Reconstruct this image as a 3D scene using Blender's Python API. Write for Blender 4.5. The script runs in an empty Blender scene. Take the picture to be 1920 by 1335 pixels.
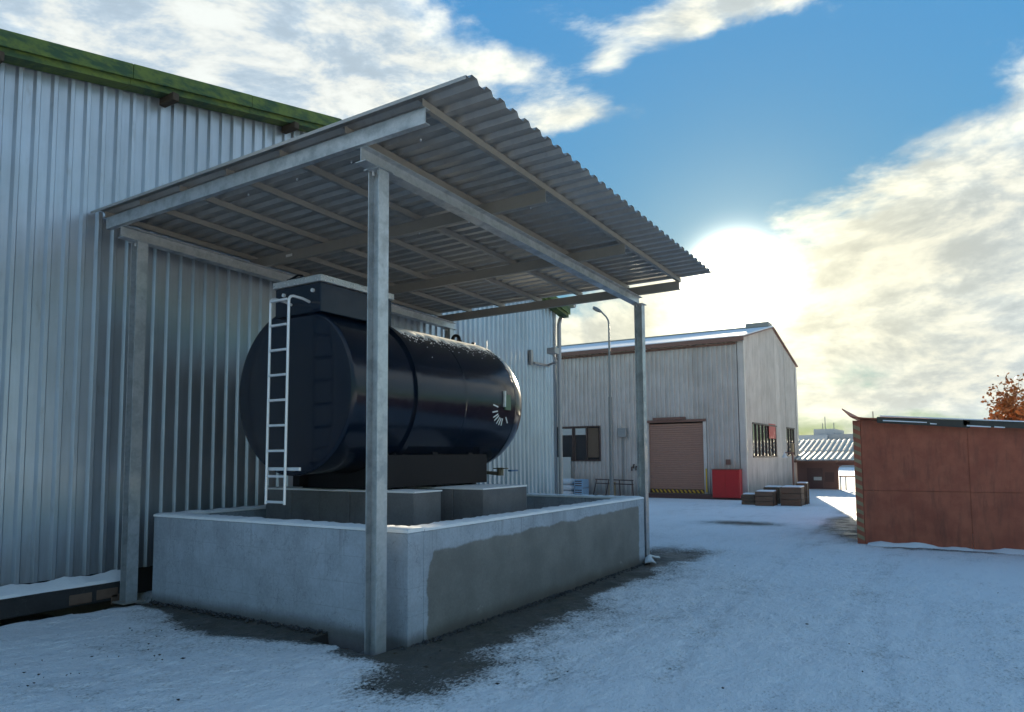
import bpy, bmesh, math, random
import numpy as np
from mathutils import Vector, Matrix
random.seed(7); rng = np.random.default_rng(7)
sc = bpy.context.scene
R = math.radians

# ------------------------------------------------------------------ camera
CAM = Vector((-4.709, -4.351, 1.70)); YAW, PITCH, ROLL, FPX = R(31.943), R(4.288), R(-0.404), 1326.7
fw = Vector((math.cos(YAW)*math.cos(PITCH), math.sin(YAW)*math.cos(PITCH), math.sin(PITCH)))
rt = fw.cross(Vector((0, 0, 1))).normalized(); up = rt.cross(fw)
rt2 = math.cos(ROLL)*rt + math.sin(ROLL)*up; up2 = -math.sin(ROLL)*rt + math.cos(ROLL)*up
cd = bpy.data.cameras.new('camera'); cam = bpy.data.objects.new('camera', cd); sc.collection.objects.link(cam)
cam.matrix_world = Matrix(((rt2.x, up2.x, -fw.x, CAM.x), (rt2.y, up2.y, -fw.y, CAM.y), (rt2.z, up2.z, -fw.z, CAM.z), (0, 0, 0, 1)))
cd.sensor_width = 36; cd.lens = 36*FPX/1920; cd.shift_y = (754.8-667.5)/1920; cd.clip_start = .05; cd.clip_end = 3000
sc.camera = cam
sc.cycles.max_bounces = 6; sc.cycles.diffuse_bounces = 3; sc.cycles.glossy_bounces = 3; sc.cycles.caustics_reflective = False; sc.cycles.caustics_refractive = False

# ------------------------------------------------------------------ sun, sky, exposure
SUN_EL, SUN_AZ = R(12.9), R(14.1)          # azimuth from +X towards +Y
sund = Vector((math.cos(SUN_EL)*math.cos(SUN_AZ), math.cos(SUN_EL)*math.sin(SUN_AZ), math.sin(SUN_EL)))
sl = bpy.data.lights.new('sun', 'SUN'); sl.energy = 4.6; sl.angle = R(.53); sl.color = (1, .86, .62)
so = bpy.data.objects.new('sun', sl); sc.collection.objects.link(so); so.rotation_euler = (-sund).to_track_quat('-Z', 'Y').to_euler()
sc.view_settings.view_transform = 'Standard'; sc.view_settings.look = 'None'
sc.view_settings.exposure = 1.82; sc.view_settings.gamma = 1; sc.view_settings.use_curve_mapping = False
w = bpy.data.worlds.new('World'); sc.world = w; w.use_nodes = True; w.cycles.sampling_method = 'MANUAL'; w.cycles.sample_map_resolution = 512
class NT:
    """small helper for building node trees"""
    def __init__(s, nt): s.nt = nt; s.n = nt.nodes; s.n.clear()
    def node(s, t, **k):
        n = s.n.new(t)
        for a, v in k.items(): setattr(n, a, v)
        return n
    def put(s, sock, v):
        if v is None: return
        if isinstance(v, bpy.types.NodeSocket): s.nt.links.new(v, sock)
        else: sock.default_value = v
    def math(s, op, a, b=None, c=None, clamp=False):
        n = s.node('ShaderNodeMath', operation=op, use_clamp=clamp)
        s.put(n.inputs[0], a); s.put(n.inputs[1], b)
        if c is not None: s.put(n.inputs[2], c)
        return n.outputs[0]
    def vmath(s, op, a, b=None, out=0):
        n = s.node('ShaderNodeVectorMath', operation=op); s.put(n.inputs[0], a); s.put(n.inputs[1], b); return n.outputs[out]
    def noise(s, vec, scale, detail=4, rough=.55, dist=0, out='Fac'):
        n = s.node('ShaderNodeTexNoise'); s.put(n.inputs['Vector'], vec); n.inputs['Scale'].default_value = scale
        n.inputs['Detail'].default_value = detail; n.inputs['Roughness'].default_value = rough; n.inputs['Distortion'].default_value = dist
        return n.outputs[out]
    def ramp(s, f, lo, hi, a=0., b=1., smooth=True):
        n = s.node('ShaderNodeMapRange', interpolation_type='SMOOTHSTEP' if smooth else 'LINEAR'); n.clamp = True
        s.put(n.inputs[0], f); s.put(n.inputs[1], lo); s.put(n.inputs[2], hi); s.put(n.inputs[3], a); s.put(n.inputs[4], b); return n.outputs[0]
    def mix(s, f, a, b, blend='MIX'):
        n = s.node('ShaderNodeMix', data_type='RGBA', blend_type=blend); s.put(n.inputs[0], f)
        s.put(n.inputs[6], a if isinstance(a, bpy.types.NodeSocket) else (*a[:3], 1)); s.put(n.inputs[7], b if isinstance(b, bpy.types.NodeSocket) else (*b[:3], 1))
        return n.outputs[2]
    def scale(s, col, f): return s.mix(1., col, f if isinstance(f, bpy.types.NodeSocket) else (f, f, f), 'MULTIPLY')
    def mapping(s, vec, scale=(1, 1, 1), loc=(0, 0, 0), rot=(0, 0, 0)):
        n = s.node('ShaderNodeMapping'); s.put(n.inputs[0], vec); n.inputs['Scale'].default_value = scale
        n.inputs['Location'].default_value = loc; n.inputs['Rotation'].default_value = rot; return n.outputs[0]
    def sep(s, v): return s.node('ShaderNodeSeparateXYZ').inputs[0], v
def sepxyz(t, v):
    n = t.node('ShaderNodeSeparateXYZ'); t.put(n.inputs[0], v); return n.outputs
def combxyz(t, x, y, z):
    n = t.node('ShaderNodeCombineXYZ'); t.put(n.inputs[0], x); t.put(n.inputs[1], y); t.put(n.inputs[2], z); return n.outputs[0]

def build_world():
    t = NT(w.node_tree)
    out = t.node('ShaderNodeOutputWorld'); bg = t.node('ShaderNodeBackground')
    sky = t.node('ShaderNodeTexSky', sky_type='NISHITA', sun_disc=False)
    sky.sun_elevation = SUN_EL; sky.sun_rotation = R(90)-SUN_AZ; sky.altitude = 200; sky.air_density = 1.0; sky.dust_density = .15; sky.ozone_density = 2.0
    d = t.node('ShaderNodeTexCoord').outputs['Generated']
    q = t.vmath('MULTIPLY', d, (1., 1., 2.3))                                     # flattened: banks lie level
    warp = t.vmath('SCALE', t.vmath('SUBTRACT', t.noise(q, 3.2, 1, .5, out='Color'), (.5, .5, .5)), None)
    warp.node.inputs['Scale'].default_value = .16
    qw = t.vmath('ADD', q, warp)
    n1 = t.noise(qw, 6.2, 8, .62)
    # where the banks of cloud lie, in view and added outside it (azimuth, elevation, radius, weight)
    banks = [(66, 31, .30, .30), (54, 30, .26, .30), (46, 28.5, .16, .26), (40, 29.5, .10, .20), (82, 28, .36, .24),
             (29, 25.9, .036, .22), (26.5, 26.3, .036, .24), (24, 26.6, .038, .24), (21, 26.3, .034, .20), (19.5, 31.4, .045, .30), (16.5, 32.0, .045, .34), (13.5, 32.4, .05, .34), (10.5, 32.9, .045, .32), (7.5, 33.4, .035, .28), (31, 30.2, .035, .25), (23.7, 29.8, .022, .25),
             (-7, 18.5, .17, .32), (1, 15.6, .15, .27), (-4, 11.5, .16, .22), (7, 12.4, .13, .22), (14, 12.3, .13, .26), (20, 12.6, .07, .20), (12, 8, .09, .26), (1, 7.5, .10, .24), (4, 3.6, .14, .34), (-8, 5, .16, .30), (24, 8.3, .09, .26), (29, 9.2, .06, .24), (-6, 27, .06, .16),
             (112, 28, .46, .22), (-70, 24, .50, .24), (165, 24, .50, .22), (-130, 28, .50, .22), (-35, 18, .34, .24),  # unseen banks, added and enlarged to raise the ambient light
             (22, 19, .16, -.26), (8, 25, .20, -.26), (27, 14.5, .08, -.16), (5, 5.8, .035, -.20), (33.5, 33, .07, -.34), (28, 31, .05, -.2), (2, 25, .09, -.16)]
    cov = None
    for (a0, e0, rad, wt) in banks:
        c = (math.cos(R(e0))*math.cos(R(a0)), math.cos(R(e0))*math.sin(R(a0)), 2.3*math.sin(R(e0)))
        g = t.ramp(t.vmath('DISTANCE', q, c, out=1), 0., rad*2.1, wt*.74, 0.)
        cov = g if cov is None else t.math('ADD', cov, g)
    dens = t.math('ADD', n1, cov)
    fac = t.ramp(dens, .515, .80)
    # light: clouds scatter sunlight forward, so they brighten towards the sun; thick parts are greyer
    dot = t.math('MAXIMUM', t.vmath('DOT_PRODUCT', d, tuple(sund), out=1), 0.)
    glow = t.math('POWER', dot, 16.); halo = t.math('POWER', dot, 130.); core = t.math('POWER', dot, 1300.)
    relief = t.ramp(t.noise(t.vmath('ADD', qw, (.03, .02, .05)), 12., 5, .64), .34, .68, .72, 1.14)
    thick = t.ramp(dens, .72, 1.0, 1., .86)
    cl = t.math('MULTIPLY', t.math('MULTIPLY', relief, thick), t.math('ADD', .285, t.math('ADD', t.math('MULTIPLY', glow, .02), t.math('MULTIPLY', halo, .12))))
    lit = t.mix(t.ramp(relief, .74, 1.08), (.74, .93, 1.10), (.95, 1., .97))
    cloud = t.scale(t.mix(t.math('MULTIPLY', glow, .95), lit, (1., .95, .68)), cl)
    # clear sky, its brightest part softly limited
    skyc = t.scale(sky.outputs[0], SKY)
    lum = t.vmath('DOT_PRODUCT', skyc, (.2, .5, .3), out=1)
    skyc = t.scale(skyc, t.math('DIVIDE', 1., t.math('ADD', 1., t.math('MULTIPLY', lum, SOFT))))
    hs = t.node('ShaderNodeHueSaturation'); hs.inputs['Saturation'].default_value = 1.22; t.put(hs.inputs['Color'], skyc); skyc = hs.outputs[0]
    skyc = t.mix(1., skyc, TINT, 'MULTIPLY')
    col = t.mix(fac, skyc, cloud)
    gl = t.math('ADD', t.math('MULTIPLY', core, 6.), t.math('MULTIPLY', halo, .07))
    col = t.mix(1., col, t.scale(t.mix(0., (1., .96, .76), (1, 1, 1)), gl), 'ADD')
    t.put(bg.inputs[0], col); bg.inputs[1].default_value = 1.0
    t.nt.links.new(bg.outputs[0], out.inputs[0])
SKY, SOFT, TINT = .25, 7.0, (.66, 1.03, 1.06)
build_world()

# ------------------------------------------------------------------ materials
MATS = {}
def material(name, fn):
    m = bpy.data.materials.new(name); m.use_nodes = True; t = NT(m.node_tree)
    out = t.node('ShaderNodeOutputMaterial'); b = t.node('ShaderNodeBsdfPrincipled'); t.nt.links.new(b.outputs[0], out.inputs[0])
    t.b = b; t.out = out; t.tc = t.node('ShaderNodeTexCoord'); t.obj = t.tc.outputs['Object']
    geo = t.node('ShaderNodeNewGeometry'); t.pos = geo.outputs['Position']; t.nrm = geo.outputs['Normal']
    oi = t.node('ShaderNodeObjectInfo'); t.rnd = oi.outputs['Random']
    fn(t); MATS[name] = m; return m
def setp(t, **k):
    names = dict(col='Base Color', met='Metallic', rough='Roughness', spec='Specular IOR Level', coat='Coat Weight', coatr='Coat Roughness', nrm='Normal', trans='Transmission Weight', ior='IOR', alpha='Alpha', sss='Subsurface Weight')
    for a, v in k.items():
        s = t.b.inputs[names[a]]
        if a == 'col' and not isinstance(v, bpy.types.NodeSocket): v = (*v[:3], 1)
        t.put(s, v)
def bump(t, h, strength=.3, dist=.02, prev=None):
    n = t.node('ShaderNodeBump'); n.inputs['Strength'].default_value = strength; n.inputs['Distance'].default_value = dist
    t.put(n.inputs['Height'], h)
    if prev is not None: t.put(n.inputs['Normal'], prev)
    return n.outputs[0]

def m_sheet(base, met, rough, var=.12, streak=.5):
    def fn(t):
        stre = t.noise(t.mapping(t.pos, (5, 5, .35)), 2.2, 4, .6)
        blot = t.noise(t.pos, 1.3, 5, .6)
        f = t.math('ADD', t.math('MULTIPLY', stre, streak), t.math('MULTIPLY', blot, 1-streak))
        v = t.ramp(f, .3, .72, 1-var, 1+var)
        pv = t.ramp(t.rnd, 0, 1, .92, 1.06, smooth=False)
        c = t.scale(t.mix(blot, base, tuple(x*y for x, y in zip(base, (.93, .97, 1.03)))), t.math('MULTIPLY', v, pv))
        fine = t.noise(t.pos, 55, 3, .6)
        dirt = t.ramp(t.noise(t.mapping(t.pos, (3, 3, .8)), 3.1, 6, .65), .56, .78, 0, .35)
        c = t.mix(dirt, c, (.22, .21, .19))
        zz = sepxyz(t, t.pos)[2]; spl = t.math('MULTIPLY', t.ramp(t.math('ADD', zz, t.math('MULTIPLY', stre, .9)), .5, 1.5, 1, 0), .6); c = t.mix(spl, c, (.17, .165, .155))
        setp(t, col=c, met=met, rough=t.math('ADD', rough, t.math('MULTIPLY', t.math('SUBTRACT', fine, .5), .22)),
             nrm=bump(t, t.noise(t.mapping(t.pos, (1, 1, .5)), 5, 2, .5), .10, .02))
    return fn
material('wall_sheet', m_sheet((.43, .49, .55), .72, .36))
material('workshop_sheet', m_sheet((.64, .57, .51), .35, .50, .16))  # warm pale base: tint of the sun's flare put into the colour
material('roof_sheet_metal', m_sheet((.40, .39, .365), .55, .42, .10))
def f(t):
    vor = t.node('ShaderNodeTexVoronoi'); t.put(vor.inputs['Vector'], t.pos); vor.inputs['Scale'].default_value = 42
    sp = sepxyz(t, vor.outputs['Color'])[0]
    blot = t.ramp(t.noise(t.pos, 5.5, 6, .65), .42, .66)
    c = t.mix(t.math('MULTIPLY', sp, .5), (.42, .46, .49), (.54, .57, .59))
    c = t.mix(t.math('MULTIPLY', blot, .55), c, (.24, .27, .29))
    setp(t, col=c, met=.55, rough=t.math('ADD', .34, t.math('MULTIPLY', blot, .22)), nrm=bump(t, t.noise(t.pos, 90, 2, .5), .05, .004))
material('galvanised_steel', f)
def f(t):
    c = t.mix(t.noise(t.pos, 6, 5, .6), (.24, .235, .215), (.33, .32, .30))
    setp(t, col=c, met=.35, rough=.5)
material('galvanised_dull', f)
def f(t):
    n = t.noise(t.pos, 9, 5, .6)
    c = t.mix(n, (.0005, .0048, .0150), (.0012, .0080, .0230))
    dust = t.ramp(t.noise(t.mapping(t.pos, (1, 1, .4)), 3, 6, .65), .52, .80, 0, .05)
    c = t.mix(dust, c, (.06, .065, .07))
    setp(t, col=c, rough=t.ramp(n, .3, .7, .13, .22), spec=.40, nrm=bump(t, t.noise(t.pos, 2.2, 2, .5), .05, .05))
material('tank_paint', f)
def f(t):
    setp(t, col=t.mix(t.noise(t.pos, 30, 3, .6), (.002, .003, .006), (.004, .005, .009)), rough=.6, spec=.25)
material('black_paint', f)
def f(t):
    vor = t.node('ShaderNodeTexVoronoi'); t.put(vor.inputs['Vector'], t.mapping(t.pos, (1, 1, 1), rot=(.6, .6, .78))); vor.inputs['Scale'].default_value = 30
    h = t.ramp(vor.outputs['Distance'], .1, .5, 1, 0)
    setp(t, col=t.mix(h, (.52, .53, .53), (.72, .73, .73)), met=.75, rough=.38, nrm=bump(t, h, .8, .01))
material('checker_plate', f)
material('bright_tube', lambda t: setp(t, col=(.74, .77, .80), met=.35, rough=.34))

def concrete(base, wet=None):
    def fn(t):
        n = t.noise(t.pos, 2.1, 8, .62); fine = t.noise(t.pos, 38, 5, .65); st = t.noise(t.mapping(t.pos, (4, 4, .5)), 2.2, 5, .6)
        c = t.mix(t.ramp(n, .3, .7), tuple(x*.80 for x in base), tuple(x*1.12 for x in base))
        c = t.scale(c, t.ramp(fine, .25, .75, .90, 1.08)); c = t.mix(t.ramp(st, .55, .8, 0, .35), c, tuple(x*.55 for x in base))
        crk = t.math('ABSOLUTE', t.math('SUBTRACT', t.noise(t.mapping(t.pos, (1.4, 1.4, .9)), 1.7, 6, .6), .5))
        c = t.mix(t.ramp(crk, .0, .006, .35, 0), c, (.10, .10, .10))
        rg = .85
        if wet:
            c, rg = wet(t, c, n, fine)
        h = t.math('ADD', t.math('MULTIPLY', fine, .4), n)
        setp(t, col=c, rough=rg, spec=.3, nrm=bump(t, h, .35, .012))
    return fn
def basin_wet(t, c, n, fine):
    # damp patch soaking up the long wall, dry plaster left above and at both ends
    x, y, z = sepxyz(t, t.pos)
    wob = t.math('MULTIPLY', t.math('SUBTRACT', t.noise(t.mapping(t.pos, (1, .1, .6)), 2.6, 6, .6), .5), .30)
    top = t.math('ADD', t.math('ADD', .80, t.math('MULTIPLY', x, .018)), t.math('MULTIPLY', wob, .45))
    zf = t.ramp(t.math('SUBTRACT', top, z), -.012, .020)
    wob2 = t.math('MULTIPLY', t.math('SUBTRACT', t.noise(t.mapping(t.pos, (.2, .2, 1)), 3.4, 5, .6), .5), .22)
    lo = t.math('ADD', t.math('ADD', .56, wob2), t.math('MULTIPLY', t.math('POWER', t.math('MAXIMUM', t.math('SUBTRACT', z, .35), 0.), 3.), .9))
    xf = t.ramp(t.math('SUBTRACT', x, lo), 0., .030)
    xe = t.ramp(t.math('SUBTRACT', t.math('ADD', 5.84, wob2), x), 0., .03)
    face = t.ramp(y, -.06, -.09)
    wet = t.math('MULTIPLY', t.math('MULTIPLY', zf, xf), t.math('MULTIPLY', xe, face))
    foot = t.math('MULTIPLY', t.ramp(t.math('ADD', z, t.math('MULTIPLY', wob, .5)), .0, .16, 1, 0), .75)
    wc = t.mix(t.ramp(n, .3, .7), (.145, .150, .145), (.20, .205, .195))
    wc = t.scale(wc, t.ramp(fine, .2, .8, .9, 1.1))
    salt = t.math('MULTIPLY', t.ramp(t.noise(t.mapping(t.pos, (2.4, 1, 5)), 2.4, 6, .7), .60, .72), t.math('MULTIPLY', t.ramp(z, .05, .13), t.ramp(z, .22, .12)))
    wc = t.mix(salt, wc, (.34, .34, .33))
    br = t.node('ShaderNodeTexBrick'); t.put(br.inputs['Vector'], combxyz(t, t.math('ADD', x, y), z, 0.)); br.inputs['Scale'].default_value = 1.; br.inputs['Mortar Size'].default_value = .006; br.inputs['Mortar Smooth'].default_value = .6; br.inputs['Brick Width'].default_value = .50; br.inputs['Row Height'].default_value = .25
    br.inputs['Color1'].default_value = (1, 1, 1, 1); br.inputs['Color2'].default_value = (.90, .90, .90, 1); br.inputs['Mortar'].default_value = (.62, .62, .62, 1)
    c = t.mix(t.ramp(n, .38, .66, .05, .5), c, t.mix(1., c, br.outputs['Color'], 'MULTIPLY'))
    drip = t.math('MULTIPLY', t.ramp(t.noise(t.mapping(t.pos, (9, 9, .35)), 1.6, 3, .6), .56, .70, 0, .5), t.ramp(z, .45, 1.0)); c = t.mix(drip, c, (.20, .21, .22))
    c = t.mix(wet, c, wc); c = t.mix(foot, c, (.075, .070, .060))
    return c, t.ramp(wet, 0, 1, .85, .62)
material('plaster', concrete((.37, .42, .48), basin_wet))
material('concrete_block', concrete((.15, .155, .165)))
material('foundation', concrete((.040, .042, .046)))
def f(t):
    n = t.noise(t.pos, 14, 5, .6)
    setp(t, col=t.mix(n, (.74, .77, .80), (.86, .87, .88)), rough=.75, spec=.25, sss=.0, nrm=bump(t, t.noise(t.pos, 30, 4, .6), .5, .012))
material('snow', f)

def ground_mat(t):
    at = t.node('ShaderNodeAttribute', attribute_name='melt'); melt = at.outputs['Fac']
    x, y, z = sepxyz(t, t.pos)
    big = t.noise(t.pos, .55, 3, .6); mid = t.noise(t.pos, 4.5, 4, .65)
    fine = t.noise(t.mapping(t.pos, (1, 1.5, 1), rot=(0, 0, .5)), 26, 4, .75)
    # thin snow: bare specks where the cover is thin
    k = t.math('ADD', t.math('MULTIPLY', melt, 1.25), t.math('ADD', t.math('MULTIPLY', t.math('SUBTRACT', fine, .5), 2.1), t.math('ADD', t.math('MULTIPLY', t.math('SUBTRACT', mid, .5), .75), t.math('MULTIPLY', t.math('SUBTRACT', big, .5), .95))))
    bare = t.ramp(k, .46, .66)
    strk = t.noise(t.mapping(t.pos, (.5, 2.6, 1), rot=(0, 0, -.35)), 1.4, 4, .65)
    thin = t.math('ADD', t.ramp(k, .06, .46, 0, .80), t.ramp(strk, .54, .78, 0, .30), clamp=True)
    snow = t.mix(t.noise(t.pos, 9, 5, .6), (.88, .89, .90), (.96, .96, .96))
    asph = t.mix(t.noise(t.pos, 60, 3, .7), (.035, .034, .030), (.125, .118, .100))
    asph = t.mix(t.ramp(t.noise(t.pos, 2.2, 3, .6), .45, .7, 0, .6), asph, (.060, .060, .042))
    grey = t.mix(.55, snow, (.21, .20, .17))
    c = t.mix(thin, snow, grey); c = t.mix(bare, c, asph)
    hs = t.math('ADD', t.math('MULTIPLY', fine, .8), t.math('MULTIPLY', t.noise(t.pos, 85, 2, .6), .45))
    hs = t.math('ADD', hs, t.math('MULTIPLY', t.noise(t.mapping(t.pos, (1, 1.5, 1), rot=(0, 0, .4)), 9, 3, .6), 1.6))
    h = t.math('MULTIPLY', hs, t.ramp(bare, 0, 1, 1., .45, smooth=False))
    wet = t.ramp(t.noise(t.pos, 1.7, 4, .6), .42, .62, .30, .75)
    r = t.node('ShaderNodeMix', data_type='FLOAT'); t.put(r.inputs[0], bare); r.inputs[2].default_value = .82; t.put(r.inputs[3], wet)
    setp(t, col=c, rough=r.outputs[0], spec=.35, nrm=bump(t, h, .75, .045))
material('snowy_asphalt', ground_mat)
def f(t): setp(t, col=t.mix(t.noise(t.pos, 7, 6, .65), (.020, .022, .026), (.05, .046, .04)), rough=.55)
material('ditch_mud', f)
def f(t):
    n = t.noise(t.pos, 3.2, 7, .65); s = t.noise(t.mapping(t.pos, (1, 3, .5)), 3.6, 6, .65)
    c = t.mix(t.ramp(n, .3, .7), (.31, .070, .036), (.43, .115, .060)); c = t.mix(t.ramp(s, .45, .72, 0, .65), c, (.18, .052, .030))
    c = t.mix(t.ramp(t.noise(t.pos, 11, 5, .7), .62, .75, 0, .5), c, (.20, .075, .035))
    setp(t, col=c, rough=.62, nrm=bump(t, t.noise(t.pos, 26, 4, .6), .18, .01))
material('rusty_red_steel', f)
def flat(name, col, rough=.5, met=0., var=.15, scale=12):
    def fn(t):
        n = t.noise(t.pos, scale, 5, .6); setp(t, col=t.mix(n, tuple(c*(1-var) for c in col), tuple(c*(1+var) for c in col)), rough=rough, met=met)
    material(name, fn)
def f(t):
    n = t.noise(t.mapping(t.pos, (1, 1, 3)), 3.2, 6, .68); g = t.noise(t.pos, 14, 4, .6)
    c = t.mix(t.ramp(n, .36, .62), (.014, .058, .024), (.092, .145, .022)); c = t.mix(t.ramp(g, .5, .72, 0, .55), c, (.030, .060, .022))
    setp(t, col=c, rough=.65, nrm=bump(t, g, .3, .01))
material('green_trim', f)
flat('old_timber', (.045, .034, .022), .8, 0, .3)
flat('crate_wood', (.13, .085, .055), .8, 0, .35)
flat('red_paint', (.48, .018, .02), .45, 0, .12)
flat('red_trim', (.20, .10, .075), .5)
flat('yellow_paint', (.62, .40, .04), .5)
flat('hazard_pale', (.30, .22, .12), .6)
flat('hazard_dark', (.085, .035, .032), .55)
flat('door_sheet', (.42, .24, .18), .5, .2)
flat('dark_frame', (.06, .035, .03), .5)
flat('grey_plastic', (.30, .30, .29), .45)
flat('white_plastic', (.62, .63, .62), .6)
flat('pale_board', (.52, .52, .48), .7)
flat('bag_white', (.60, .61, .62), .7)
flat('bag_blue', (.30, .44, .58), .6)
flat('downpipe_zinc', (.36, .34, .33), .4, .5)
flat('lamp_grey', (.22, .23, .23), .45, .4)
flat('garage_wall', (.17, .085, .070), .8, 0, .15, 2)
flat('garage_door', (.085, .040, .036), .6)
flat('garage_roof', (.46, .45, .40), .45, .4)
flat('tower_pale', (.44, .45, .46), .8)
flat('tower_side', (.34, .35, .36), .8)
flat('tower_glass', (.12, .13, .15), .3)
flat('hill_green', (.16, .19, .17), .9, 0, .1, .05)
flat('bark', (.055, .040, .030), .9, 0, .3, 20)
flat('brick_clay', (.15, .10, .075), .85, 0, .35)
flat('stone_grey', (.15, .145, .135), .85, 0, .25)
flat('leaf_debris', (.030, .022, .016), .8, 0, .3)
flat('roofing_felt', (.045, .047, .042), .75, 0, .3)
flat('interior_dark', (.03, .028, .026), .9)
flat('tick_white', (.72, .76, .74), .5)
flat('label_green', (.06, .13, .075), .5)
flat('brass', (.12, .11, .08), .45, .5)
flat('blue_handle', (.03, .12, .26), .4)
def f(t): setp(t, col=t.mix(t.noise(t.pos, 3, 3, .5), (.035, .038, .042), (.05, .05, .055)), rough=.05, spec=.5, ior=2.3)
material('window_glass', f)
def f(t):
    c = t.mix(t.noise(t.pos, 9, 3, .6), (.30, .095, .022), (.42, .21, .04))
    setp(t, col=c, rough=.6, sss=0)
material('autumn_leaf', f)
M = MATS

# ------------------------------------------------------------------ mesh helpers
COL = sc.collection
class MB:
    def __init__(s): s.v = []; s.f = []; s.mi = []
    def add(s, v, f, mi=0):
        o = len(s.v); s.v += [tuple(p) for p in v]; s.f += [tuple(i+o for i in q) for q in f]; s.mi += [mi]*len(f); return s
    def box(s, x0, y0, z0, x1, y1, z1, mi=0):
        v = [(x, y, z) for z in (z0, z1) for y in (y0, y1) for x in (x0, x1)]
        return s.add(v, [(0, 2, 3, 1), (4, 5, 7, 6), (0, 1, 5, 4), (2, 6, 7, 3), (0, 4, 6, 2), (1, 3, 7, 5)], mi)
    def hexa(s, lo, hi, mi=0):
        """lo, hi: four points each, same order round the loop"""
        return s.add(list(lo)+list(hi), [(3, 2, 1, 0), (4, 5, 6, 7), (0, 1, 5, 4), (1, 2, 6, 5), (2, 3, 7, 6), (3, 0, 4, 7)], mi)
    def prism(s, poly, e, mi=0):
        """poly: 3-D loop, extruded by vector e"""
        n = len(poly); v = [Vector(p) for p in poly]; v2 = [p+Vector(e) for p in v]
        f = [tuple(range(n))[::-1], tuple(range(n, 2*n))]+[(i, (i+1) % n, n+(i+1) % n, n+i) for i in range(n)]
        return s.add(v+v2, f, mi)
    def tube(s, pts, r, n=8, mi=0, caps=True):
        pts = [Vector(p) for p in pts]; rs = r if isinstance(r, (list, tuple)) else [r]*len(pts)
        rings = []; ref = None
        for i, p in enumerate(pts):
            d = (pts[min(i+1, len(pts)-1)]-pts[max(i-1, 0)]).normalized()
            if ref is None: ref = Vector((0, 0, 1)) if abs(d.z) < .9 else Vector((1, 0, 0))
            a = d.cross(ref).normalized(); b = d.cross(a).normalized(); ref = a.cross(d)
            rings.append([p+rs[i]*(math.cos(2*math.pi*k/n)*a+math.sin(2*math.pi*k/n)*b) for k in range(n)])
        v = [q for rg in rings for q in rg]
        f = [(i*n+k, i*n+(k+1) % n, (i+1)*n+(k+1) % n, (i+1)*n+k) for i in range(len(pts)-1) for k in range(n)]
        if caps: f += [tuple(range(n))[::-1], tuple((len(pts)-1)*n+k for k in range(n))]
        return s.add(v, f, mi)
    def split(s, name, mats, parent=None, **k):
        """one object for each separate piece"""
        p = list(range(len(s.v)))
        def find(i):
            while p[i] != i: p[i] = p[p[i]]; i = p[i]
            return i
        for q in s.f:
            for j in q[1:]: p[find(j)] = find(q[0])
        at = {}
        for i, v in enumerate(s.v): at.setdefault(tuple(round(c, 5) for c in v), []).append(i)
        for ids in at.values():
            for j in ids[1:]: p[find(j)] = find(ids[0])
        grp = {}
        for q in s.f: grp.setdefault(find(q[0]), []).append(q)
        out = []
        for fs in grp.values():
            m = MB(); idx = {}
            for q in fs:
                for j in q:
                    if j not in idx: idx[j] = len(m.v); m.v.append(s.v[j])
                m.f.append(tuple(idx[j] for j in q)); m.mi.append(0)
            out.append(m.build(name, mats, parent, **k))
        return out
    def build(s, name, mats, parent=None, smooth=False, bevel=0, kind=None):
        me = bpy.data.meshes.new(name); me.from_pydata(s.v, [], s.f)
        for m in (mats if isinstance(mats, (list, tuple)) else [mats]): me.materials.append(M[m] if isinstance(m, str) else m)
        if any(s.mi): me.polygons.foreach_set('material_index', s.mi)
        bm = bmesh.new(); bm.from_mesh(me)
        bmesh.ops.recalc_face_normals(bm, faces=bm.faces)
        if bevel:
            ed = [e for e in bm.edges if len(e.link_faces) == 2 and e.calc_face_angle(0) > .5]
            bmesh.ops.bevel(bm, geom=ed, offset=bevel, segments=1, affect='EDGES', clamp_overlap=True)
        bm.to_mesh(me); bm.free()
        if smooth: me.polygons.foreach_set('use_smooth', [True]*len(me.polygons)); me.set_sharp_from_angle(angle=R(40))
        me.update()
        return link(name, me, parent, kind)
def link(name, me, parent=None, kind=None):
    o = bpy.data.objects.new(name, me); COL.objects.link(o)
    if parent is not None: o.parent = parent; o.matrix_parent_inverse = inv(parent)
    if kind: o['kind'] = kind
    return o
def inv(p):
    m = Matrix.Translation(p.location) @ p.rotation_euler.to_matrix().to_4x4()
    q = p.parent
    return m.inverted()
def thing(name, label, cat, loc=(0, 0, 0), group=None):
    o = bpy.data.objects.new(name, None); COL.objects.link(o); o.location = loc; o.empty_display_size = .2
    o['label'] = label; o['category'] = cat
    if group: o['group'] = group
    return o
def tag(o, label, cat, group=None):
    o['label'] = label; o['category'] = cat
    if group: o['group'] = group
    return o
def relink(name, src, parent, off):
    """a copy of a part placed off from its source (shared mesh)"""
    c = src.copy(); c.name = name; COL.objects.link(c); c.location = src.location+Vector(off)
    if parent is not None: c.parent = parent
    return c

def profile(a, b, pitch, crest, slope, h, phase=0.):
    """corrugated section between a and b: list of (s, depth)"""
    pts = [(a, None), (b, None)]; k0 = math.floor((a-phase)/pitch)-1
    out = []
    def dep(s):
        q = (s-phase) % pitch
        if q < slope: return h*q/slope
        if q < slope+crest: return h
        if q < 2*slope+crest: return h*(2*slope+crest-q)/slope
        return 0.
    ss = {round(a, 5), round(b, 5)}
    for k in range(k0, k0+int((b-a)/pitch)+4):
        for q in (0, slope, slope+crest, 2*slope+crest):
            s = phase+k*pitch+q
            if a < s < b: ss.add(round(s, 5))
    return [(s, dep(s)) for s in sorted(ss)]

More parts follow.
